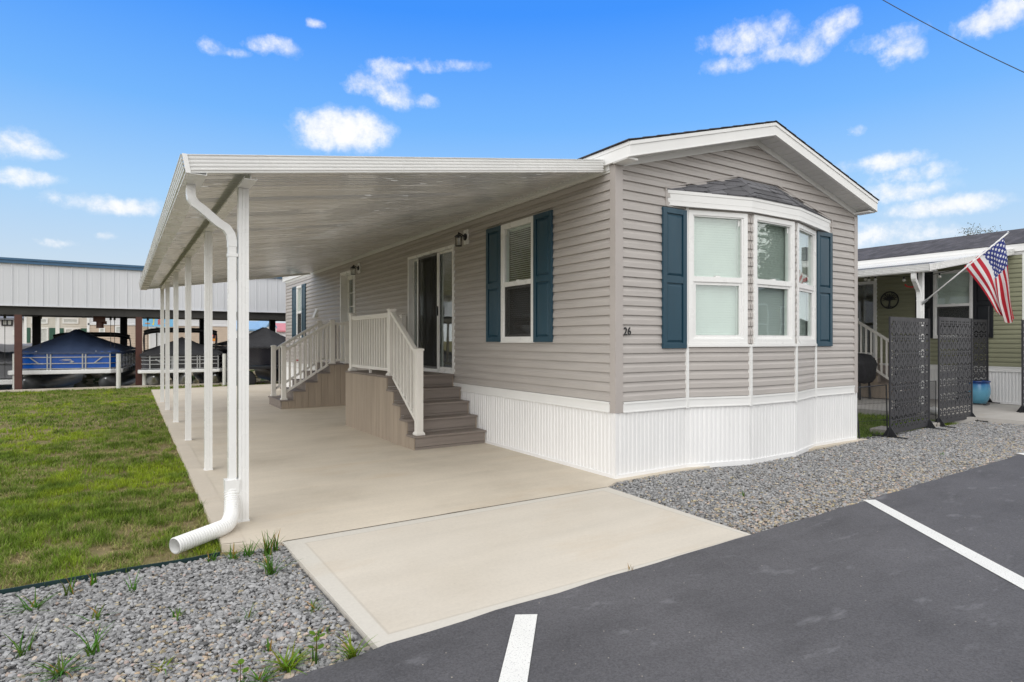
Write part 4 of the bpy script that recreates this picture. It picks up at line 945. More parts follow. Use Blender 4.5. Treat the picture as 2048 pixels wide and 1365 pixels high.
ns = empty('porch_steps', (NX - 1.08, NY + 1.95, NZ), 'cream railed steps at the sage green home behind the covered grill', 'steps')
make_steps(ns, lambda a, b, z: (b, a, z), 1.05, 1.6, [.10], extra_back=False)
# round metal wall ornament with a tree
wa = empty('wall_ornament', (NX - .02, 2.86, 2.40), 'round black metal tree ornament on the sage green wall', 'wall ornament')
r = MB(); pts = [(-.01, .20 * math.cos(k * PI / 20), .20 * math.sin(k * PI / 20)) for k in range(41)]; r.tube(pts, .016, 6); r.build('ring', M_black, wa)
tr = MB(); tr.tube([(-.01, .01, -.19), (-.01, 0, -.08), (-.01, -.005, .0), (-.01, .01, .06)], [.035, .02, .02, .012], 6)
for k in range(11):
    a = R(-5 + k * 19); tr.tube([(-.01, 0, -.02 + .01 * (k % 3)), (-.01, .08 * math.cos(a), .02 + .07 * math.sin(a)), (-.01, .17 * math.cos(a * .96 + .05), .0 + .17 * math.sin(a * .96 + .05))], [.012, .010, .005], 5)
for k in range(38):
    a = random.uniform(0, PI); q = random.uniform(.05, .18); y, z = q * math.cos(a), q * math.sin(a); tr.prism([(-.012, y - .014, z), (-.012, y, z + .012), (-.012, y + .014, z), (-.012, y, z - .012)], (.006, 0, 0))
for k in range(5): tr.tube([(-.01, 0, -.15), (-.01, -.06 + k * .03, -.165), (-.01, -.13 + k * .065, -.16)], [.012, .008, .005], 5)
tr.build('tree_figure', M_black, wa)
# string of bulbs under the neighbouring carport
slb = empty('string_lights', (9.0, 1.4, 2.72), 'string of round bulbs under the neighbouring carport roof', 'string lights')
c = MB(); P = [(.0, .95, .12), (.0, .65, .03), (0, .52, .03), (0, .0, -.03), (0, -.55, -.03), (0, -.9, .02)]
c.tube(P, .006, 5)
M_bulb = mat('clear_bulb', (.78, .78, .74), .15)
for y, z in ((.72, .05), (.65, .03), (.52, .03), (-.03, -.03), (-.66, -.015)):
    c.lathe([(.014, -.045), (.016, 0)], 8, (0, y, z)); MB().lathe([(.004, -.098), (.024, -.088), (.032, -.07), (.026, -.052), (.014, -.043)], 10, (0, y, z)).build('bulb', M_bulb, slb, smooth=True)
c.build('cable', M_black, slb)
tag(MB().tube([(8.6, 1.17, 2.50), (8.6, 1.13, 2.455), (8.6, 1.05, 2.44), (8.6, .97, 2.455), (8.6, .94, 2.475)], .014, 7).build('red_hook', mat('red_plastic', (.6, .03, .03), .4)), 'small curved red tube hanging beside the neighbouring downspout', 'hanging ornament')

# flag on its pole
fl = empty('flag', (8.13, .68, 2.075), 'stars and stripes flag hanging from an angled white pole', 'flag')
FO = Vector((8.13, .68, 2.075)); pt = Vector((8.13, -.655, 3.225)) - FO
b = MB(); b.tube([(0, 0, 0), tuple(pt * .97)], [.014, .012], 8); b.build('pole', M_pipe, fl, smooth=True)
k_ = MB(); k_.lathe([(.004, 0), (.018, .006), (.012, .02), (.006, .03)], 10, tuple(pt * .97)); k_.build('finial', M_galv, fl)
b = MB(); b.tube([(.0, .012, -.012), tuple(pt * .07)], .024, 10); b.box(-.03, .03, .0005, .012, -.06, .05); b.build('bracket', M_galv, fl)
def flag_mat():
    m, t, p, N, L = nt('flag_cloth'); uv = N.new('ShaderNodeUVMap'); uv.uv_map = 'UVMap'; s = N.new('ShaderNodeSeparateXYZ'); L.new(uv.outputs[0], s.inputs[0]); u, v = s.outputs[0], s.outputs[1]
    st = mathn(t, 'FLOORED_MODULO', mathn(t, 'FLOOR', mathn(t, 'MULTIPLY', v, 13)), 2)
    c = mixc(t, mathn(t, 'GREATER_THAN', st, .5), (.50, .018, .035), (.80, .79, .77))
    can = mathn(t, 'MULTIPLY', mathn(t, 'LESS_THAN', u, .40), mathn(t, 'GREATER_THAN', v, 6 / 13))
    a = mathn(t, 'MULTIPLY', u, 11 / .40 * .5); bb = mathn(t, 'MULTIPLY', mathn(t, 'SUBTRACT', v, 6 / 13), 9 / (7 / 13) * .5)
    def dots(off):
        fx = mathn(t, 'SUBTRACT', mathn(t, 'FRACT', mathn(t, 'ADD', a, off)), .5); fy = mathn(t, 'SUBTRACT', mathn(t, 'FRACT', mathn(t, 'ADD', bb, off)), .5)
        r2 = mathn(t, 'SQRT', mathn(t, 'MULTIPLY_ADD', fx, fx, mathn(t, 'MULTIPLY', fy, fy))); an = mathn(t, 'ARCTAN2', fy, fx)
        return mathn(t, 'LESS_THAN', r2, mathn(t, 'MULTIPLY_ADD', mathn(t, 'COSINE', mathn(t, 'MULTIPLY', an, 5)), .06, .19))
    star = mathn(t, 'MAXIMUM', dots(0.0), dots(.5))
    c = mixc(t, can, c, mixc(t, star, (.035, .05, .22), (.8, .8, .8)))
    L.new(c, p.inputs['Base Color']); p.inputs['Roughness'].default_value = .75
    bump(t, p, noise(t, coords(t, 'Object'), 9, 4), .2, .02)
    out = N['Material Output']; tl = N.new('ShaderNodeBsdfTranslucent'); mx = N.new('ShaderNodeMixShader'); mx.inputs[0].default_value = .3; L.new(c, tl.inputs['Color']); L.new(p.outputs[0], mx.inputs[1]); L.new(tl.outputs[0], mx.inputs[2]); L.new(mx.outputs[0], out.inputs[0])
    return m
NU, NV = 60, 36; vs, fs, uvs = [], [], []
h0 = pt * .49; h1 = pt * .955
def catm(P, s):
    n = len(P) - 1; i = min(int(s * n), n - 1); q = s * n - i; p0, p1, p2, p3 = P[max(0, i - 1)], P[i], P[i + 1], P[min(n, i + 2)]
    return .5 * ((2 * p1) + (p2 - p0) * q + (2 * p0 - 5 * p1 + 4 * p2 - p3) * q * q + (3 * p1 - p0 - 3 * p2 + p3) * q ** 3)
# cloth lines run from the pole downwards (y toward the street, z up), traced at five heights of the hoist
def V2(y, z, x=0): return Vector((8.13 + x, y, z)) - FO
rows = [  # v = 0 (bottom stripe) ... 1 (top edge): points along the fly
    [V2(.005, 2.70), V2(-.17, 2.42, .02), V2(-.33, 2.13, .0), V2(-.455, 1.90, -.02), V2(-.50, 1.84, .02)],
    [V2(-.13, 2.80), V2(-.28, 2.52, -.03), V2(-.40, 2.22, .03), V2(-.49, 1.95, .05), V2(-.535, 1.80, .04)],
    [V2(-.27, 2.92), V2(-.40, 2.64, .03), V2(-.475, 2.33, -.04), V2(-.515, 2.02, -.06), V2(-.575, 1.73, .0)],
    [V2(-.41, 3.04), V2(-.50, 2.74, -.02), V2(-.545, 2.42, .05), V2(-.575, 2.08, .06), V2(-.64, 1.70, .05)],
    [V2(-.555, 3.16), V2(-.595, 2.86, .03), V2(-.625, 2.52, -.02), V2(-.665, 2.12, -.03), V2(-.71, 1.76, .0)]]
for j in range(NV + 1):
    v = j / NV
    for i in range(NU + 1):
        u = i / NU; ps = [catm(r_, u) for r_ in rows]; p = catm(ps, v)
        p = p + Vector((.035 * math.sin(v * 15 + u * 3) * u + .012 * math.sin(v * 31 + u * 7) * u, .006 * math.sin(u * 9 + v * 6), .008 * math.sin(v * 9) * u))
        vs.append(p); uvs.append((u, v))
for j in range(NV):
    for i in range(NU): a = j * (NU + 1) + i; fs.append((a, a + 1, a + NU + 2, a + NU + 1))
me = bpy.data.meshes.new('cloth'); me.from_pydata([tuple(p) for p in vs], [], fs); me.materials.append(flag_mat())
ul = me.uv_layers.new(name='UVMap')
for lp in me.loops: ul.data[lp.index].uv = uvs[lp.vertex_index]
me.polygons.foreach_set('use_smooth', [True] * len(me.polygons))
fo = bpy.data.objects.new('cloth', me); COL.objects.link(fo); fo.parent = fl

# pierced privacy screens on feet
def screen(x0, y0, x1, y1, zb, zt, label, lean=0, feet=(1, 1)):
    ct = empty('privacy_screen', ((x0 + x1) / 2, (y0 + y1) / 2, zb), label, 'privacy screen', 'black pierced privacy screens')
    W = math.hypot(x1 - x0, y1 - y0); Hh = zt - zb; ang = math.atan2(y1 - y0, x1 - x0)
    M = Matrix.Rotation(ang, 4, 'Z')
    nx = int(W / .0205); nz = int((Hh - .04) / .0205); cx_ = W / nx; cz = (Hh - .04) / nz
    TW, TH = 8, 12; slot = set()
    for (x, z) in ((0, 1), (0, 2), (0, 3), (1, 3), (2, 3), (2, 4), (2, 5), (3, 5), (5, 5), (6, 5), (6, 4), (6, 3), (7, 3), (0, 8), (0, 9), (1, 8), (2, 8), (2, 7), (3, 7), (5, 7), (6, 7), (6, 8), (7, 8), (4, 10), (4, 11), (3, 0), (5, 0), (4, 1)): slot.add((x, z))
    b = MB(); d = .003
    keep = lambda i, k: not (2 <= i < nx - 2 and 3 <= k < nz - 3 and ((i - 2) % TW, (k - 3) % TH) in slot)
    for k in range(nz):
        i = 0
        while i < nx:
            if keep(i, k):
                j = i
                while j < nx and keep(j, k): j += 1
                b.box(-W / 2 + i * cx_, -W / 2 + j * cx_, -d, d, .04 + k * cz, .04 + (k + 1) * cz); i = j
            else: i += 1
    for v in (-W / 2 - .012, W / 2 - .012): b.box(v, v + .024, -.012, .012, .02, Hh)
    b.xf(M).build('screen_panel', M_black2, ct)
    for s_, on in ((-1, feet[0]), (1, feet[1])):
        if not on: continue
        f = MB(); x = s_ * (W / 2); f.box(x - .014, x + .014, -.24, .24, 0, .016); f.prism([(x - .004, -.10, .0165), (x - .004, .10, .0165), (x - .004, .0, .17)], (.008, 0, 0)); f.prism([(x - .10, -.004, .0165), (x + .10, -.004, .0165), (x, -.004, .17)], (0, .008, 0))
        f.xf(M).build('foot', M_black, ct)
    return ct
M_black2 = mat('black_powder_coat', (.028, .028, .033), .5, .12, 2)
screen(5.25, -.14, 6.72, -.035, -.01, 1.76, 'large pierced black screen nearest the bay window home')
screen(7.13, -.01, 8.44, .01, -.01, 1.80, 'large pierced black screen between the downspout and the blue pot')
screen(7.06, .62, 8.32, .70, .0, 1.80, 'pierced black screen standing back in the gap between two others')
screen(10.55, 1.02, 11.45, .82, NZ, 1.86, 'pierced black screen against the sage wall behind the blue pot')
screen(10.03, -.22, 11.2, -.40, NZ - .04, 1.80, 'pierced black screen cut off by the edge of view, by the white skirting')
# wire pet fence
pf = empty('wire_fence', (4.98, -.045, -.01), 'low black wire pet fence between house corner and first screen', 'fence')
w = MB(); W = .62; hgt = .74; M = Matrix.Rotation(R(-8), 4, 'Z') 
w.tube([(-W / 2, 0, 0), (-W / 2 - .045, .03, hgt - .05), (-W / 2 + .0, .03, hgt), (W / 2, .02, hgt + .02), (W / 2, 0, 0), (-W / 2, 0, 0)], .011, 7); w.xf(M).build('frame', M_black, pf)
w = MB()
for k in range(1, 22): x = -W / 2 + k * W / 22; w.tube([(x, .0, .005), (x - .03 * (1 - k / 22), .025, hgt)], .0022, 4)
for z in (.25, .5): w.tube([(-W / 2 - .02, .012, z), (W / 2, .012, z)], .0022, 4)
w.xf(M).build('wire_mesh', M_black, pf)
w = MB(); W = .5
for k in range(1, 16): x = 6.77 + k * .36 / 16; w.tube([(x, .03, .0), (x, .03, .74)], .0022, 4)
w.tube([(6.76, .03, .0), (6.76, .03, .74), (7.12, .03, .74), (7.12, .03, .0), (6.76, .03, 0)], .008, 6)
tag(w.build('wire_fence', M_black), 'low black wire pet fence in the gap between two pierced screens', 'fence')
pf['group'] = bpy.data.objects['wire_fence.001']['group'] = 'wire pet fence panels'
# glazed pot
def pot_mat():
    m, t, p, N, L = nt('blue_glaze'); v = coords(t, 'Object'); s = N.new('ShaderNodeSeparateXYZ'); L.new(v, s.inputs[0])
    zz = mathn(t, 'MULTIPLY_ADD', noise(t, v, 9, 4), .06, mathn(t, 'ADD', s.outputs[2], -.03))
    L.new(ramp(t, mathn(t, 'MULTIPLY', zz, 2.0), [(.10, (.10, .30, .42)), (.55, (.13, .36, .52)), (.80, (.05, .20, .42)), (.88, (.012, .05, .20))]), p.inputs['Base Color']); p.inputs['Roughness'].default_value = .16; return m
pp = empty('plant_pot', (11.08, .86, NZ), 'large blue glazed pot on the patio in front of a black screen', 'pot')
MB().lathe([(.12, 0), (.15, .01), (.19, .10), (.215, .22), (.215, .32), (.20, .41), (.195, .44), (.215, .455), (.215, .48), (.19, .48), (.175, .45), (.18, .30), (.15, .05), (.01, .03)], 32, cap=False).build('pot', pot_mat(), pp, smooth=True)
MB().lathe([(.19, .40), (.001, .42)], 24, cap=False).build('potting_soil', M_soil, pp)
tag(MB().box(10.75, 10.95, .60, .66, NZ, NZ + .02).build('screen_foot_plate', M_black), 'short black metal bar lying on the patio beside the blue pot', 'metal bar')
# grill under its cover
gr = empty('covered_grill', (9.92, 2.75, NZ), 'barbecue grill under a black fabric cover at foot of the neighbouring steps', 'grill')
n = 28; g = MB(); ringz = [(.27, .38), (.33, .46), (.335, .60), (.36, .78), (.33, .88), (.24, .99), (.10, 1.02), (.0, 1.022)]
for r_, z in ringz:
    for k in range(n):
        a = 2 * PI * k / n; q = r_ * (1 + .05 * math.sin(a * 7 + z * 6) * (z < .9)) ; sx_ = 1.25 if z > .6 else 1.05
        g.v.append((q * sx_ * math.copysign(abs(math.cos(a)) ** .6, math.cos(a)), q * .85 * math.copysign(abs(math.sin(a)) ** .6, math.sin(a)), z + .02 * math.sin(a * 4)))
for i in range(len(ringz) - 1):
    for k in range(n): g.f.append((i * n + k, i * n + (k + 1) % n, (i + 1) * n + (k + 1) % n, (i + 1) * n + k))
g.build('cover', mat('black_cover_fabric', (.02, .02, .024), .7, .2, 6, bumpy=.3, bscale=12), gr, smooth=True)
for x, y in ((-.22, -.15), (.22, -.15), (-.22, .15), (.22, .15)): MB().tube([(x, y, 0), (x * .9, y * .9, .5)], [.03, .022], 8).build('leg', M_black, gr)
# paving stones on the strip of grass
for (x, y, rz, lb) in ((5.72, .16, .1, 'grey paving stone lying by the foot of the nearest screen'), (7.0, .13, -.2, 'grey paving stone in the gap between two screens')):
    b = MB(); b.box(-.22, .22, -.13, .13, -.04, .055); b.xf(Matrix.Translation((x, y, 0)) @ Matrix.Rotation(rz, 4, 'Z')); tag(b.build('paving_stone', concrete_mat('paving_stone_concrete', (.40, .38, .35)), bevel=.008), lb, 'paving stone', 'paving stones')
# overhead wire
a0, a1 = Vector((*at(1640, 17), hz(-75, 17))), Vector((*at(2330, 14), hz(262, 14))); pts = []
for k in range(25):
    q = k / 24; p = a0.lerp(a1, q); p.z -= .28 * 4 * q * (1 - q); pts.append(p)
tag(MB().tube(pts, .011, 6).build('overhead_wire', M_black), 'black twisted utility wire sagging across the sky', 'wire')

# ------------------------------------------------------------------ trees (crowns of leaf clumps on limbs)
def make_tree(loc, h, rad, label, col, nclump=70, nleaf=60, leaf=.10, conic=0, seed=1, trunk_r=.14):
    rr = np.random.default_rng(seed); root = empty('tree', loc, label, 'tree')
    tk = MB(); tk.tube([(0, 0, -.1), (.05, 0, h * .25), (0, .06, h * .5), (.04, 0, h * .92)], [trunk_r, trunk_r * .75, trunk_r * .5, .02], 9)
    cen = []
    for i in range(nclump):
        q = rr.uniform(.22, 1.0); R_ = rad * ((1 - q) * 1.05 + .06 if conic else math.sin(PI * min(.97, q * .8 + .14)) ** .7) * rr.uniform(.35, 1.0); a = rr.uniform(0, 2 * PI)
        cen.append((R_ * math.cos(a), R_ * math.sin(a), h * q - (.12 * R_ if conic else 0)))
        if i % 3 == 0: tk.tube([(0, 0, h * q * .82), (cen[-1][0] * .5, cen[-1][1] * .5, h * q * .9), cen[-1]], [trunk_r * .28, trunk_r * .16, .008], 5)
    tk.build('trunk', mat('tree_bark', (.09, .07, .05), .9, .25, 6, bumpy=.4, bscale=20), root)
    C = np.repeat(np.array(cen), nleaf, 0); n = len(C); sp_ = rad * .19
    P = C + rr.normal(0, 1, (n, 3)) * np.array([sp_, sp_, sp_ * .7]); a = rr.uniform(0, 2 * PI, n); e_ = rr.normal(-.3, .6, n); L_ = leaf * rr.uniform(.6, 1.4, n)
    d = np.stack([np.cos(a) * np.cos(e_), np.sin(a) * np.cos(e_), np.sin(e_)], 1); s = np.cross(d, rr.normal(0, 1, (n, 3))); s /= np.linalg.norm(s, axis=1)[:, None] + 1e-9
    co = np.stack([P, P + d * (L_ * .5)[:, None] + s * (L_ * .27)[:, None], P + d * L_[:, None], P + d * (L_ * .5)[:, None] - s * (L_ * .27)[:, None]], 1).reshape(-1, 3)
    cb = np.array(col) * np.repeat(rr.uniform(.55, 1.35, (nclump, 1)), nleaf, 0) * rr.uniform(.75, 1.25, (n, 1))
    raw_mesh('crown', co, np.arange(n * 4), 4, M_leaf, np.repeat(cb, 4, 0), parent=root)
    return root
x, y = at(1958, 38)
make_tree((x, y, -.05), hz(462, 38) + .1, 1.6, 'loose pale green treetop showing above the dark roof', (.19, .20, .15), nclump=80, nleaf=170, leaf=.10, seed=5)
make_tree((22.7, -13.4, 0), 8.8, 1.7, 'tall dense evergreen standing across the street', (.035, .065, .025), nclump=150, nleaf=90, leaf=.17, conic=1, seed=3)
make_tree((30, -22, 0), 7, 3.4, 'broad leafy tree down the street', (.07, .12, .03), nclump=90, nleaf=70, leaf=.2, seed=8)
make_tree((4.5, -24, 0), 5.5, 2.6, 'round leafy tree behind the opposite home', (.07, .12, .035), nclump=80, nleaf=60, leaf=.2, seed=9)
# ------------------------------------------------------------------ boat shelter over the canal
SY = 17.62; srot = R(2.5)
shx, shy = at(40, 17.75)
sh = empty('boat_shelter', (shx, SY, 0), 'long open boat shelter with white metal fascia and blue cap', 'boat shelter', rz=srot)
X0, X1 = -14, 22; zf0, zf1 = hz(612, 17.7), hz(530, 17.7)
f = MB(); A, B = [], []; x = X0
while x < X1:
    for dx_, dd in ((0, 0), (.05, 0), (.06, -.02), (.085, -.02), (.095, 0), (.19, 0), (.2, -.005), (.22, -.005), (.23, 0)): A.append((x + dx_, dd, zf0)); B.append((x + dx_, dd, zf1))
    x += .345
f.strip(A, B); f.box(X0, X1, .005, .03, zf0, zf1); f.box(X0, X1, -.03, .04, zf0 - .03, zf0); f.build('fascia_panel', M_panelm, sh)
c = MB(); c.box(X0, X1, -.06, .3, zf1, zf1 + .14); c.box(X0, X1, -.09, -.0605, zf1 + .08, zf1 + .14); c.box(X0, X1, -.075, -.0605, zf1 - .01, zf1 + .03); c.build('ridge_cap', M_bluecap, sh)
c = MB(); c.quad((X0, .03, zf1 + .02), (X1, .03, zf1 + .02), (X1, 9.2, zf1 - .9), (X0, 9.2, zf1 - .9)); c.box(X0, X1, .04, 9.2, zf0 - .02, zf0 + .02)
for k in range(int((X1 - X0) / 1.55)): c.box(X0 + k * 1.55, X0 + k * 1.55 + .1, .1, 9.1, zf0 - .05, zf0 - .0205)
c.build('roof', M_darkwood, sh)
b = MB(); b.box(X0, X1, .10, .28, zf0 - .27, zf0 - .05); b.box(X0, X1, 8.6, 8.8, zf0 - .05, zf0 + .15); b.build('beam', M_darkwood, sh)
sx1 = (at(279, 18.9)[0] - shx)
for k, x in enumerate((-3.15, 0, sx1, 2 * sx1 + .1, 3 * sx1 + .2)):
    b = MB(); b.box(x - .085, x + .085, .09, .10 + .012, -1.3, zf0 - .27); b.box(x - .085, x + .085, .26, .272, -1.3, zf0 - .27); b.box(x - .006, x + .006, .1125, .2595, -1.3, zf0 - .27); b.build('column', M_brown, sh)
    b = MB(); b.box(x - .13, x + .13, 8.6, 8.8, -1.3, zf0 - .05); b.build('column', M_darkwood, sh)
for px in (200,):
    b = MB(); xx = at(px, 18.6)[0] - shx; b.box(xx - .16, xx + .16, .6, 1.0, zf0 - .42, zf0 - .14); b.lathe([(.10, 0), (.10, .2)], 12, (xx + .02, .75, zf0 - .62)); b.box(xx - .05, xx + .2, .7, .8, zf0 - .5, zf0 - .4); b.build('lift_motor', M_brown, sh)
b = MB()
for px in (113 - 24, 224, 232, 302, 25):
    xx = at(px, 18.9)[0] - shx; b.tube([(xx, .9, zf0 - .1), (xx, .9, .3)], .008, 5); b.box(xx - .03, xx + .03, .87, .93, zf0 - .36, zf0 - .12)
b.build('lift_cable', M_darkwood, sh)
for px, dep, lb in ((30, 17.9, 'white guide post left of the red brown column'), (51, 18.4, 'white guide post at the bow of the blue boat'), (237, 18.35, 'white guide post beside the blue boat pontoon'), (289, 19.0, 'white guide post between blue and black boats'), (449, 19.6, 'white guide post right of the black boat')):
    x, y = at(px, dep); tag(MB().tube([(x, y, -1.2), (x, y, hz(708, dep))], .062, 12).build('guide_post', M_pvc, None, smooth='auto'), lb, 'guide post', 'boat guide posts')

# ------------------------------------------------------------------ boats on their lifts
M_navy = mat('navy_boat_cover', (.040, .065, .135), .75, .12, 3, bumpy=.35, bscale=5)
M_charc = mat('charcoal_boat_cover', (.022, .022, .025), .75, .15, 3, bumpy=.35, bscale=5)
M_greyt = mat('grey_tarp', (.17, .17, .18), .75, .15, 2, bumpy=.4, bscale=5)
M_bluep = mat('blue_boat_panel', (.006, .085, .42), .2, .05, coat=.5)
M_blackp = mat('black_boat_panel', (.012, .012, .018), .2, .05, coat=.5)
def pontoon_boat(px, dep, rz, label, cover, panel, pont, W=2.62, LB=6.6, zd=(.40, .53), zt=1.03, zpk=1.78, bimini=None, emblem=False, full=True, nose=True, blackdeck=False, railz=None):
    x, y = at(px, dep); bt = empty('pontoon_boat', (x, y, 0), label, 'boat', 'covered boats in the shelter', rz); w = W / 2
    dk = MB(); c_ = .32
    dk.prism([(-w, c_ * .35, zd[0]), (-w + c_ * .2, 0, zd[0]), (w - c_ * .9, 0, zd[0]), (w, c_, zd[0]), (w, LB, zd[0]), (-w, LB, zd[0])], (0, 0, zd[1] - zd[0])); dk.build('deck', M_black if blackdeck else M_alum, bt, bevel=.02)
    iw = w - .10; y0 = .12
    path = [(-iw, LB - .4), (-iw, y0 + .25), (-iw + .22, y0), (iw - .22, y0), (iw, y0 + .3), (iw, LB - .4)]
    p = MB()
    for a, c2 in zip(path[:-1], path[1:]):
        m = wallmap(a, (c2[0] - a[0], c2[1] - a[1])); p.mbox(m, 0, math.hypot(c2[0] - a[0], c2[1] - a[1]), zd[1] + .03, zt + .02, -.012, 0)
    p.build('side_panel', panel, bt)
    if full:
        r = MB(); fz = railz or (zd[1] + .035, zd[1] + .19, zt - .16, zt - .03)
        for z in fz:
            for a, c2 in zip(path[:-1], path[1:]): r.bar((a[0], a[1] - (.02 if a[1] < 1 else 0), z), (c2[0], c2[1] - (.02 if c2[1] < 1 else 0), z), .024, .024)
        ups = [-iw + .22, -iw * .36, -iw * .30, iw * .30, iw * .36, iw - .22]
        for ux in ups: r.box(ux - .017, ux + .017, y0 - .037, y0 - .003, zd[1], zt)
        for k in range(7): r.box(iw - .005, iw + .03, y0 + .35 + k * .75, y0 + .38 + k * .75, zd[1], zt)
        for s_ in (-1, 1):
            r.bar((s_ * iw * .42, y0 - .02, zd[1] + .19), (s_ * iw * .52, y0 - .02, zd[1] + .19), .03, .03); r.bar((s_ * iw * .52, y0 - .02, zd[1] + .19), (s_ * iw * .68, y0 - .02, zt - .165), .03, .03); r.bar((s_ * iw * .62, y0 - .02, zt - .03), (s_ * iw * .55, y0 - .02, zt + .02), .03, .03)
        r.tube([(iw + .02, LB - 2.2, zt - .02), (iw + .02, LB - 1.2, zt - .04), (iw + .02, LB - .6, zt - .2), (iw + .02, LB - .45, zd[1])], .02, 6)
        r.build('railing', M_galv, bt)
    if emblem:
        e = MB()
        for P in ([(-.20, .03), (-.04, .075), (.10, .07), (.13, .035), (.09, .05), (-.05, .052)], [(.04, .02), (.12, .03), (.19, .0), (.14, -.035), (.07, -.03), (.12, -.005)], [(-.16, .01), (-.02, .035), (.06, .032), (.08, .018), (-.02, .018)]):
            e.prism([(q, y0 - .032, (zd[1] + zt) / 2 - .02 + z) for q, z in P], (0, .006, 0))
        e.build('emblem', M_galv, bt)
    for s_ in ((-1, 1) if pont == 2 else (-1, 0, 1)):
        cx = s_ * (w - .42); pr = MB(); R_ = .34 if pont == 2 else .29; zc = zd[0] - R_ - .01
        pts = [(cx, -.02, zc + .20), (cx, .12, zc + .13), (cx, .45, zc + .05), (cx, 1.1, zc), (cx, LB, zc)] if nose else [(cx, .05, zc), (cx, .09, zc), (cx, LB, zc)]
        rs = [.02, R_ * .35, R_ * .75, R_, R_] if nose else [R_ * .9, R_, R_]
        pr.tube(pts, rs, 20); pr.box(cx - .05, cx + .05, .3, LB, zc + R_ - .02, zd[0] - .001)
        pr.build('pontoon', M_black if blackdeck or not nose else M_galv, bt, smooth='auto')
    # draped cover: edge line at the fence, ridge with support poles
    n = 40; m_ = 26; vs = []; fs = []; e0 = zt + .03; ow = iw + .05
    for j in range(m_ + 1):
        v = j / m_; yy = y0 - .06 + v * (LB - .5)
        rise = min(1, v * LB / 1.35) if v * LB < 1.35 else 1 - .55 * max(0, (v - .30) / .70) ** 1.1
        pole = .035 * max(0, math.cos((v * LB - 1.35) / .62 * 2 * PI)) * (v * LB > 1.1)
        for i in range(n + 1):
            u = -1 + 2 * i / n; wloc = ow * (1 - .17 * max(0, 1 - v * LB / .35)) ; s = 1 - abs(u)
            z = e0 + (zpk - e0) * rise * (s ** .92) + pole * max(0, 1 - abs(u) * 5) - .02 * math.sin(s * PI) * rise + .008 * math.sin(u * 23 + v * 11)
            if abs(u) > .94 or j == 0: z = e0 - .03 + .01 * math.sin(u * 40 + v * 30)
            vs.append((u * wloc, yy if j else yy + .0, z))
    # skirt drop
    for j in range(m_):
        for i in range(n): a = j * (n + 1) + i; fs.append((a, a + 1, a + n + 2, a + n + 1))
    cv = MB().add(vs, fs)
    edge = [vs[i] for i in range(n + 1)]; cv.strip(edge, [(q[0] * 1.005, q[1] - .012, q[2] - .06) for q in edge])
    for sd_ in (0, n):
        ed_ = [vs[j * (n + 1) + sd_] for j in range(m_ + 1)]; cv.strip(ed_, [(q[0] * 1.008, q[1], q[2] - .08) for q in ed_])
    cv.build('cover', cover, bt, smooth=True)
    if bimini:
        zb, ya, yb, wb = bimini; b = MB(); A = []
        for k in range(13):
            u = -1 + k / 6; A.append((wb * u, ya, zb - .10 * abs(u) ** 5))
        b.tube(A, .085 if ya == yb else .10, 10); 
        if ya != yb: b.tube([(wb, ya, zb - .05), (wb, yb, zb - .06)], .09, 8)
        b.build('bimini_boot', M_black, bt, smooth='auto')
        for u in (-1, 1):
            s = MB(); s.tube([(wb * u, ya, zb - .10), (wb * u * 1.02, ya + .1, zb - .35), (wb * u, ya + .25, zt)], .022, 6); s.tube([(wb * u, ya + .1, zb - .12), (wb * u, ya + .55, zt)], .022, 6)
            s.build('bimini_frame', M_galv, bt)
    return bt
pontoon_boat(132, 18.35, R(-7), 'blue pontoon boat under a navy cover', M_navy, M_bluep, 2, W=2.85, zt=1.07, bimini=(1.64, 4.3, 4.3, 1.15), emblem=True)
pontoon_boat(370, 19.2, R(-2), 'black pontoon boat with raised black bimini and charcoal cover', M_charc, M_blackp, 3, W=2.55, zd=(.40, .50), zt=1.0, zpk=1.52, bimini=(1.78, 2.6, 2.6, 1.12), railz=(.53, .68, .80, .90))
pontoon_boat(549, 20.0, R(0), 'all black covered pontoon boat at the end of the house', M_charc, M_blackp, 2, W=2.6, zd=(.48, .58), zt=1.22, zpk=1.87, full=False, nose=False, blackdeck=True)
pontoon_boat(-52, 17.75, R(-7), 'boat wrapped in grey tarpaulin left of the red brown column', M_greyt, M_greyt, 2, W=2.7, zd=(.1, .25), zt=.78, zpk=1.05, full=False)
x, y = at(20, 25.5)
tp = MB(); n = 24
for j in range(9):
    for i in range(n + 1): u = i / n; tp.v.append((-3 + 7 * u, j * .35, (.9 if j in (0, 8) else 1.28) - .08 * abs(j - 4) * .3 + .05 * math.sin(u * 17 + j) - .12 * (u > .8) - (.75 if j in (0, 8) else 0)))
for j in range(8):
    for i in range(n): a = j * (n + 1) + i; tp.f.append((a, a + 1, a + n + 2, a + n + 1))
tp.xf(Matrix.Translation((x, y, 0))); tag(tp.build('tarpaulin', M_greyt, smooth=True), 'long grey tarpaulin behind the wrapped boat', 'tarpaulin')

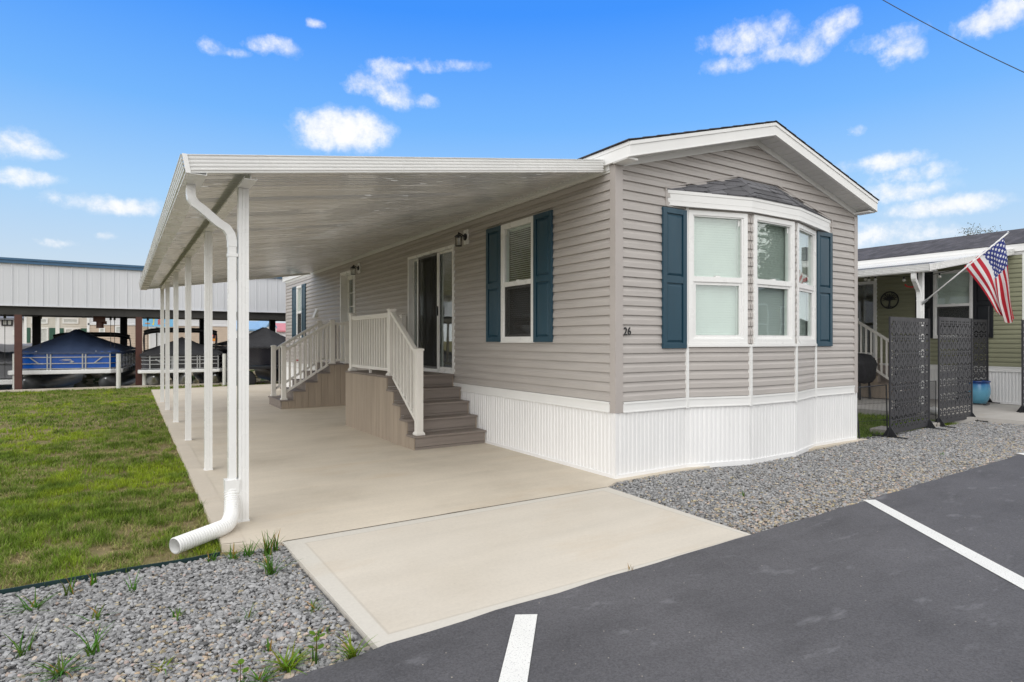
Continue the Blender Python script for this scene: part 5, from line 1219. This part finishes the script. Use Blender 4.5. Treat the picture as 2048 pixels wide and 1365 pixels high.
# ------------------------------------------------------------------ rocky canal bank
def rock_bank():
    n = 2600; X = rng.uniform(-24, 14, n); q = rng.random(n); Y = CAN1 - 4.0 + q * 3.6; s = rng.uniform(.09, .28, n)
    ph = (1 + 5 ** .5) / 2; iv = np.array([(-1, ph, 0), (1, ph, 0), (-1, -ph, 0), (1, -ph, 0), (0, -1, ph), (0, 1, ph), (0, -1, -ph), (0, 1, -ph), (ph, 0, -1), (ph, 0, 1), (-ph, 0, -1), (-ph, 0, 1)], float) / 1.902
    fc = np.array([(0, 11, 5), (0, 5, 1), (0, 1, 7), (0, 7, 10), (0, 10, 11), (1, 5, 9), (5, 11, 4), (11, 10, 2), (10, 7, 6), (7, 1, 8), (3, 9, 4), (3, 4, 2), (3, 2, 6), (3, 6, 8), (3, 8, 9), (4, 9, 5), (2, 4, 11), (6, 2, 10), (8, 6, 7), (9, 8, 1)])
    V = iv[None] * (1 + rng.uniform(-.3, .3, (n, 12, 1))) * s[:, None, None] * np.array([1.2, 1, .75]); Z = -1.2 + 1.3 * np.clip(q * 3.6 / 2.8, 0, 1)
    co = (V + np.stack([X, Y, Z], 1)[:, None]).reshape(-1, 3); f = (fc[None] + (np.arange(n) * 12)[:, None, None]).reshape(-1)
    w = rng.uniform(.22, .55, n); col = np.stack([w, w * .86, w * .62], 1); g = rng.random(n) < .25; col[g] = np.array([.09, .13, .04]) * rng.uniform(.7, 1.4, (g.sum(), 1))
    return raw_mesh('rock_rubble', co, f, 3, M_stone, np.repeat(col, 12, 0))
tag(rock_bank(), 'tan rock rubble lining the far canal bank', 'rocks', kind='stuff')

# ------------------------------------------------------------------ houses across the water
M_cream = mat('cream_siding', (.66, .63, .57), .6, .04); M_beige = mat('beige_siding', (.56, .45, .36), .6, .05); M_whites = mat('white_siding', (.72, .72, .74), .6, .04)
M_bluer = mat('pale_blue_roof', (.22, .38, .58), .6, .06); M_redr = mat('faded_red_roof', (.55, .20, .22), .7, .1); M_greens = mat('green_shutter', (.03, .10, .07), .6)
M_curt = mat('white_curtain', (.55, .56, .54), .6, .1, 9); M_greyr = mat('grey_roof', (.18, .19, .22), .8)
def lap(m, u1, z0, z1, c=.14):
    b = MB(); z = z0
    while z < z1 - .01: b.quad(m(0, z, .02), m(u1, z, .02), m(u1, min(z1, z + c), .004), m(0, min(z1, z + c), .004)); z += c
    return b
def simple_house(px0, px1, dep, z1, label, wall, rooft, roofz, wins=(), depth=7, base=.15, upper=None, roofmat=None, doors=(), ov=.25):
    x0, y = at(px0, dep); x1, _ = at(px1, dep); y = at((px0 + px1) / 2, dep)[1]; W = x1 - x0
    h = empty('house', (x0, y, base), label, 'house'); m = lambda u, z, d: (u, -d, z)
    zt = z1 - base; zsplit = (upper[1] - base) if upper else zt
    b = lap(m, W, 0, zsplit); b.box(0, W, .003, depth, 0, zt); b.build('wall', wall, h)
    if upper: u = lap(m, W, zsplit, zt); u.mbox(m, -.02, W + .02, zsplit - .05, zsplit + .05, .021, .05); u.build('upper_wall', upper[0], h)
    t_ = MB(); t_.mbox(m, -.06, .06, 0, zt, .021, .05); t_.build('corner_trim', M_frame, h); t_ = MB(); t_.mbox(m, W - .06, W + .06, 0, zt, .021, .05); t_.build('corner_trim', M_frame, h)
    r = MB(); rz = roofz - base
    if rooft == 'gable': r.prism([(-ov, -ov, zt), (W / 2, -ov, rz), (W + ov, -ov, zt), (W + ov, -ov, zt - .12), (W / 2, -ov, rz - .14), (-ov, -ov, zt - .12)], (0, depth + 2 * ov, 0)); r.prism([(0, 0.0, zt), (W / 2, 0.0, rz - .1), (W, 0.0, zt)], (0, .1, 0))
    else: r.prism([(-ov, -ov, zt), (-ov, depth / 2, rz), (-ov, depth + ov, zt), (-ov, depth + ov, zt - .12), (-ov, depth / 2, rz - .14), (-ov, -ov, zt - .12)], (W + 2 * ov, 0, 0))
    r.build('roof', roofmat or M_greyr, h)
    for (u0, u1, za, zb, nx, shm, trimm) in wins:
        za -= base; zb -= base; f = MB(); f.ring(m, u0, u1, za, zb, .07, -.02, .06)
        for k in range(1, nx): q = u0 + (u1 - u0) * k / nx; f.mbox(m, q - .035, q + .035, za + .07, zb - .07, -.02, .055)
        if zb - za > .9: f.mbox(m, u0 + .07, u1 - .07, (za + zb) / 2 - .025, (za + zb) / 2 + .025, -.02, .0545)
        fo_ = f.build('window', trimm or M_frame, h); MB().mbox(m, u0 + .07, u1 - .07, za + .07, zb - .07, .021, .03).build('pane', M_curt, fo_)
        if shm:
            for q in (u0 - .33, u1 + .04): MB().mbox(m, q, q + .29, za, zb, .021, .045).build('shutter', shm, h)
    for (u0, u1, zb, dm) in doors:
        d_ = MB(); d_.ring(m, u0 - .08, u1 + .08, -.08, zb - base + .08, .08, -.02, .05); do_ = d_.build('door', M_frame, h); MB().mbox(m, u0, u1, 0, zb - base, .0, .03).build('door_leaf', dm, do_)
    return h
D1 = 35.0
zz = lambda py: hz(py, D1)
def ux(px0, px): return at(px, D1)[0] - at(px0, D1)[0]
simple_house(-70, 47, D1, zz(636), 'white house with small dark framed windows across the canal', M_whites, 'eave', zz(622), [(ux(-70, 2), ux(-70, 23), zz(652), zz(639), 2, None, M_black), (ux(-70, 23), ux(-70, 29), zz(671), zz(660), 1, None, None)], roofmat=M_greyr)
simple_house(53, 112, D1, zz(628), 'cream house with wide window and green shutters across the canal', M_cream, 'gable', zz(600), [(ux(53, 64), ux(53, 96), zz(686), zz(656), 2, M_greens, None), (ux(53, 64), ux(53, 95), zz(648), zz(637), 1, None, None)])
simple_house(118, 178, D1, zz(628), 'cream house half hidden behind the navy boat cover', M_cream, 'gable', zz(600), [(ux(118, 130), ux(118, 160), zz(686), zz(657), 2, M_greens, None), (ux(118, 126), ux(118, 157), zz(648), zz(637), 1, None, None)])
lg = simple_house(180, 472, D1 + .5, zz(620), 'long beige and white house across the canal', M_beige, 'eave', zz(590), [(ux(180, 231), ux(180, 251), zz(668), zz(653), 1, None, None), (ux(180, 243 - 43), ux(180, 212), zz(668), zz(657), 1, None, None)], upper=(M_whites, zz(650)), doors=[(ux(180, 302), ux(180, 313), zz(657), M_whites), (ux(180, 317), ux(180, 336), zz(655), M_whites), (ux(180, 424), ux(180, 434), zz(664), M_whites)])
sx_, sy_ = at(285, D1 - .2); ex_, _ = at(347, D1 - .2)
sg = empty('wall_sign', (sx_, at(316, D1 - .2)[1] - .12, zz(654)), 'pale blue painted signboard with orange lettering on the beige house', 'sign'); W = ex_ - sx_; Hs = zz(636) - zz(654)
MB().box(0, W, -.04, .04, 0, Hs).build('board', mat('sky_blue_paint', (.20, .50, .78), .5), sg)
def smear(name, mt, u0, u1, z0, z1, n, th=.028):
    b = MB(); w = (u1 - u0) / n
    for k in range(n):
        x = u0 + k * w; b.box(x, x + w * .7, -.052, -.041, z0, z0 + (z1 - z0) * random.uniform(.7, 1)); 
    b.build(name, mt, sg)
M_or = mat('orange_paint', (.75, .30, .05), .5); M_ye = mat('yellow_paint', (.75, .62, .10), .5); M_rd = mat('red_orange_paint', (.75, .12, .05), .5)
smear('lettering', M_or, W * .07, W * .24, Hs * .28, Hs * .42, 7); smear('lettering', M_or, W * .72, W * .88, Hs * .28, Hs * .42, 6); smear('red_stripe', M_rd, W * .49, W * .62, Hs * .22, Hs * .92, 4)
MB().prism([(W * .30, -.05, Hs * .2), (W * .36, -.05, Hs * .15), (W * .38, -.05, Hs * .85), (W * .33, -.05, Hs * .9), (W * .345, -.05, Hs * .5)], (0, .009, 0)).build('yellow_shape', M_ye, sg)
x, y = at(428, D1 - .35); bn = empty('door_banner', (x, y, zz(683)), 'orange and red sunset banner hanging on a white door', 'banner')
w0 = .15; hb = zz(666) - zz(683)
MB().prism([(-w0, 0, 0), (w0 * .8, 0, 0), (w0, 0, hb * .35), (w0 * .95, 0, hb * .8), (w0 * .5, 0, hb), (-w0, 0, hb)], (0, .02, 0)).build('cloth', M_rd, bn)
MB().prism([(-w0 * .9, -.006, hb * .05), (w0 * .7, -.006, hb * .05), (w0 * .7, -.006, hb * .4), (-w0 * .9, -.006, hb * .3)], (0, .004, 0)).build('yellow_shape', M_or, bn)
MB().prism([(-w0 * .5, -.008, hb * .35), (w0 * .3, -.008, hb * .3), (w0 * .5, -.008, hb * .75), (-w0 * .2, -.008, hb * .8)], (0, .0015, 0)).build('dark_shape', M_black, bn)
D2 = 48
def hz2(p): return hz(p, D2)
simple_house(470, 536, D2, hz2(659), 'white house with pale blue roof behind the black boats', M_whites, 'eave', hz2(640), [(1.0, 1.9, hz2(668), hz2(663), 2, None, None)], roofmat=M_bluer)
gb = simple_house(533, 552, D2 - 1.2, hz2(655), 'small white gabled dormer house beside the pale blue roof', M_whites, 'gable', hz2(640), [(.28, .45, hz2(660), hz2(651), 1, None, M_black)], roofmat=M_bluer, ov=.1)
simple_house(552, 640, D2 + 6, hz(662, 54), 'white house with faded red roof farthest off', M_whites, 'eave', hz(645, 54), [(.8, 1.8, hz(668, 54), hz(664, 54), 2, None, None)], roofmat=M_redr)
# ------------------------------------------------------------------ the home across the street (seen only in the window glass)
op = empty('manufactured_home', (21.2, -11.4, 0), 'taupe home across the street, mirrored in the bay window glass', 'home', rz=R(180))
make_home(op, M_tan, M_post, M_teal, [], detail=False)
window(op, FRONT, 1.0, 1.8, 1.4, 2.9); window(op, FRONT, 2.7, 3.5, 1.4, 2.9)
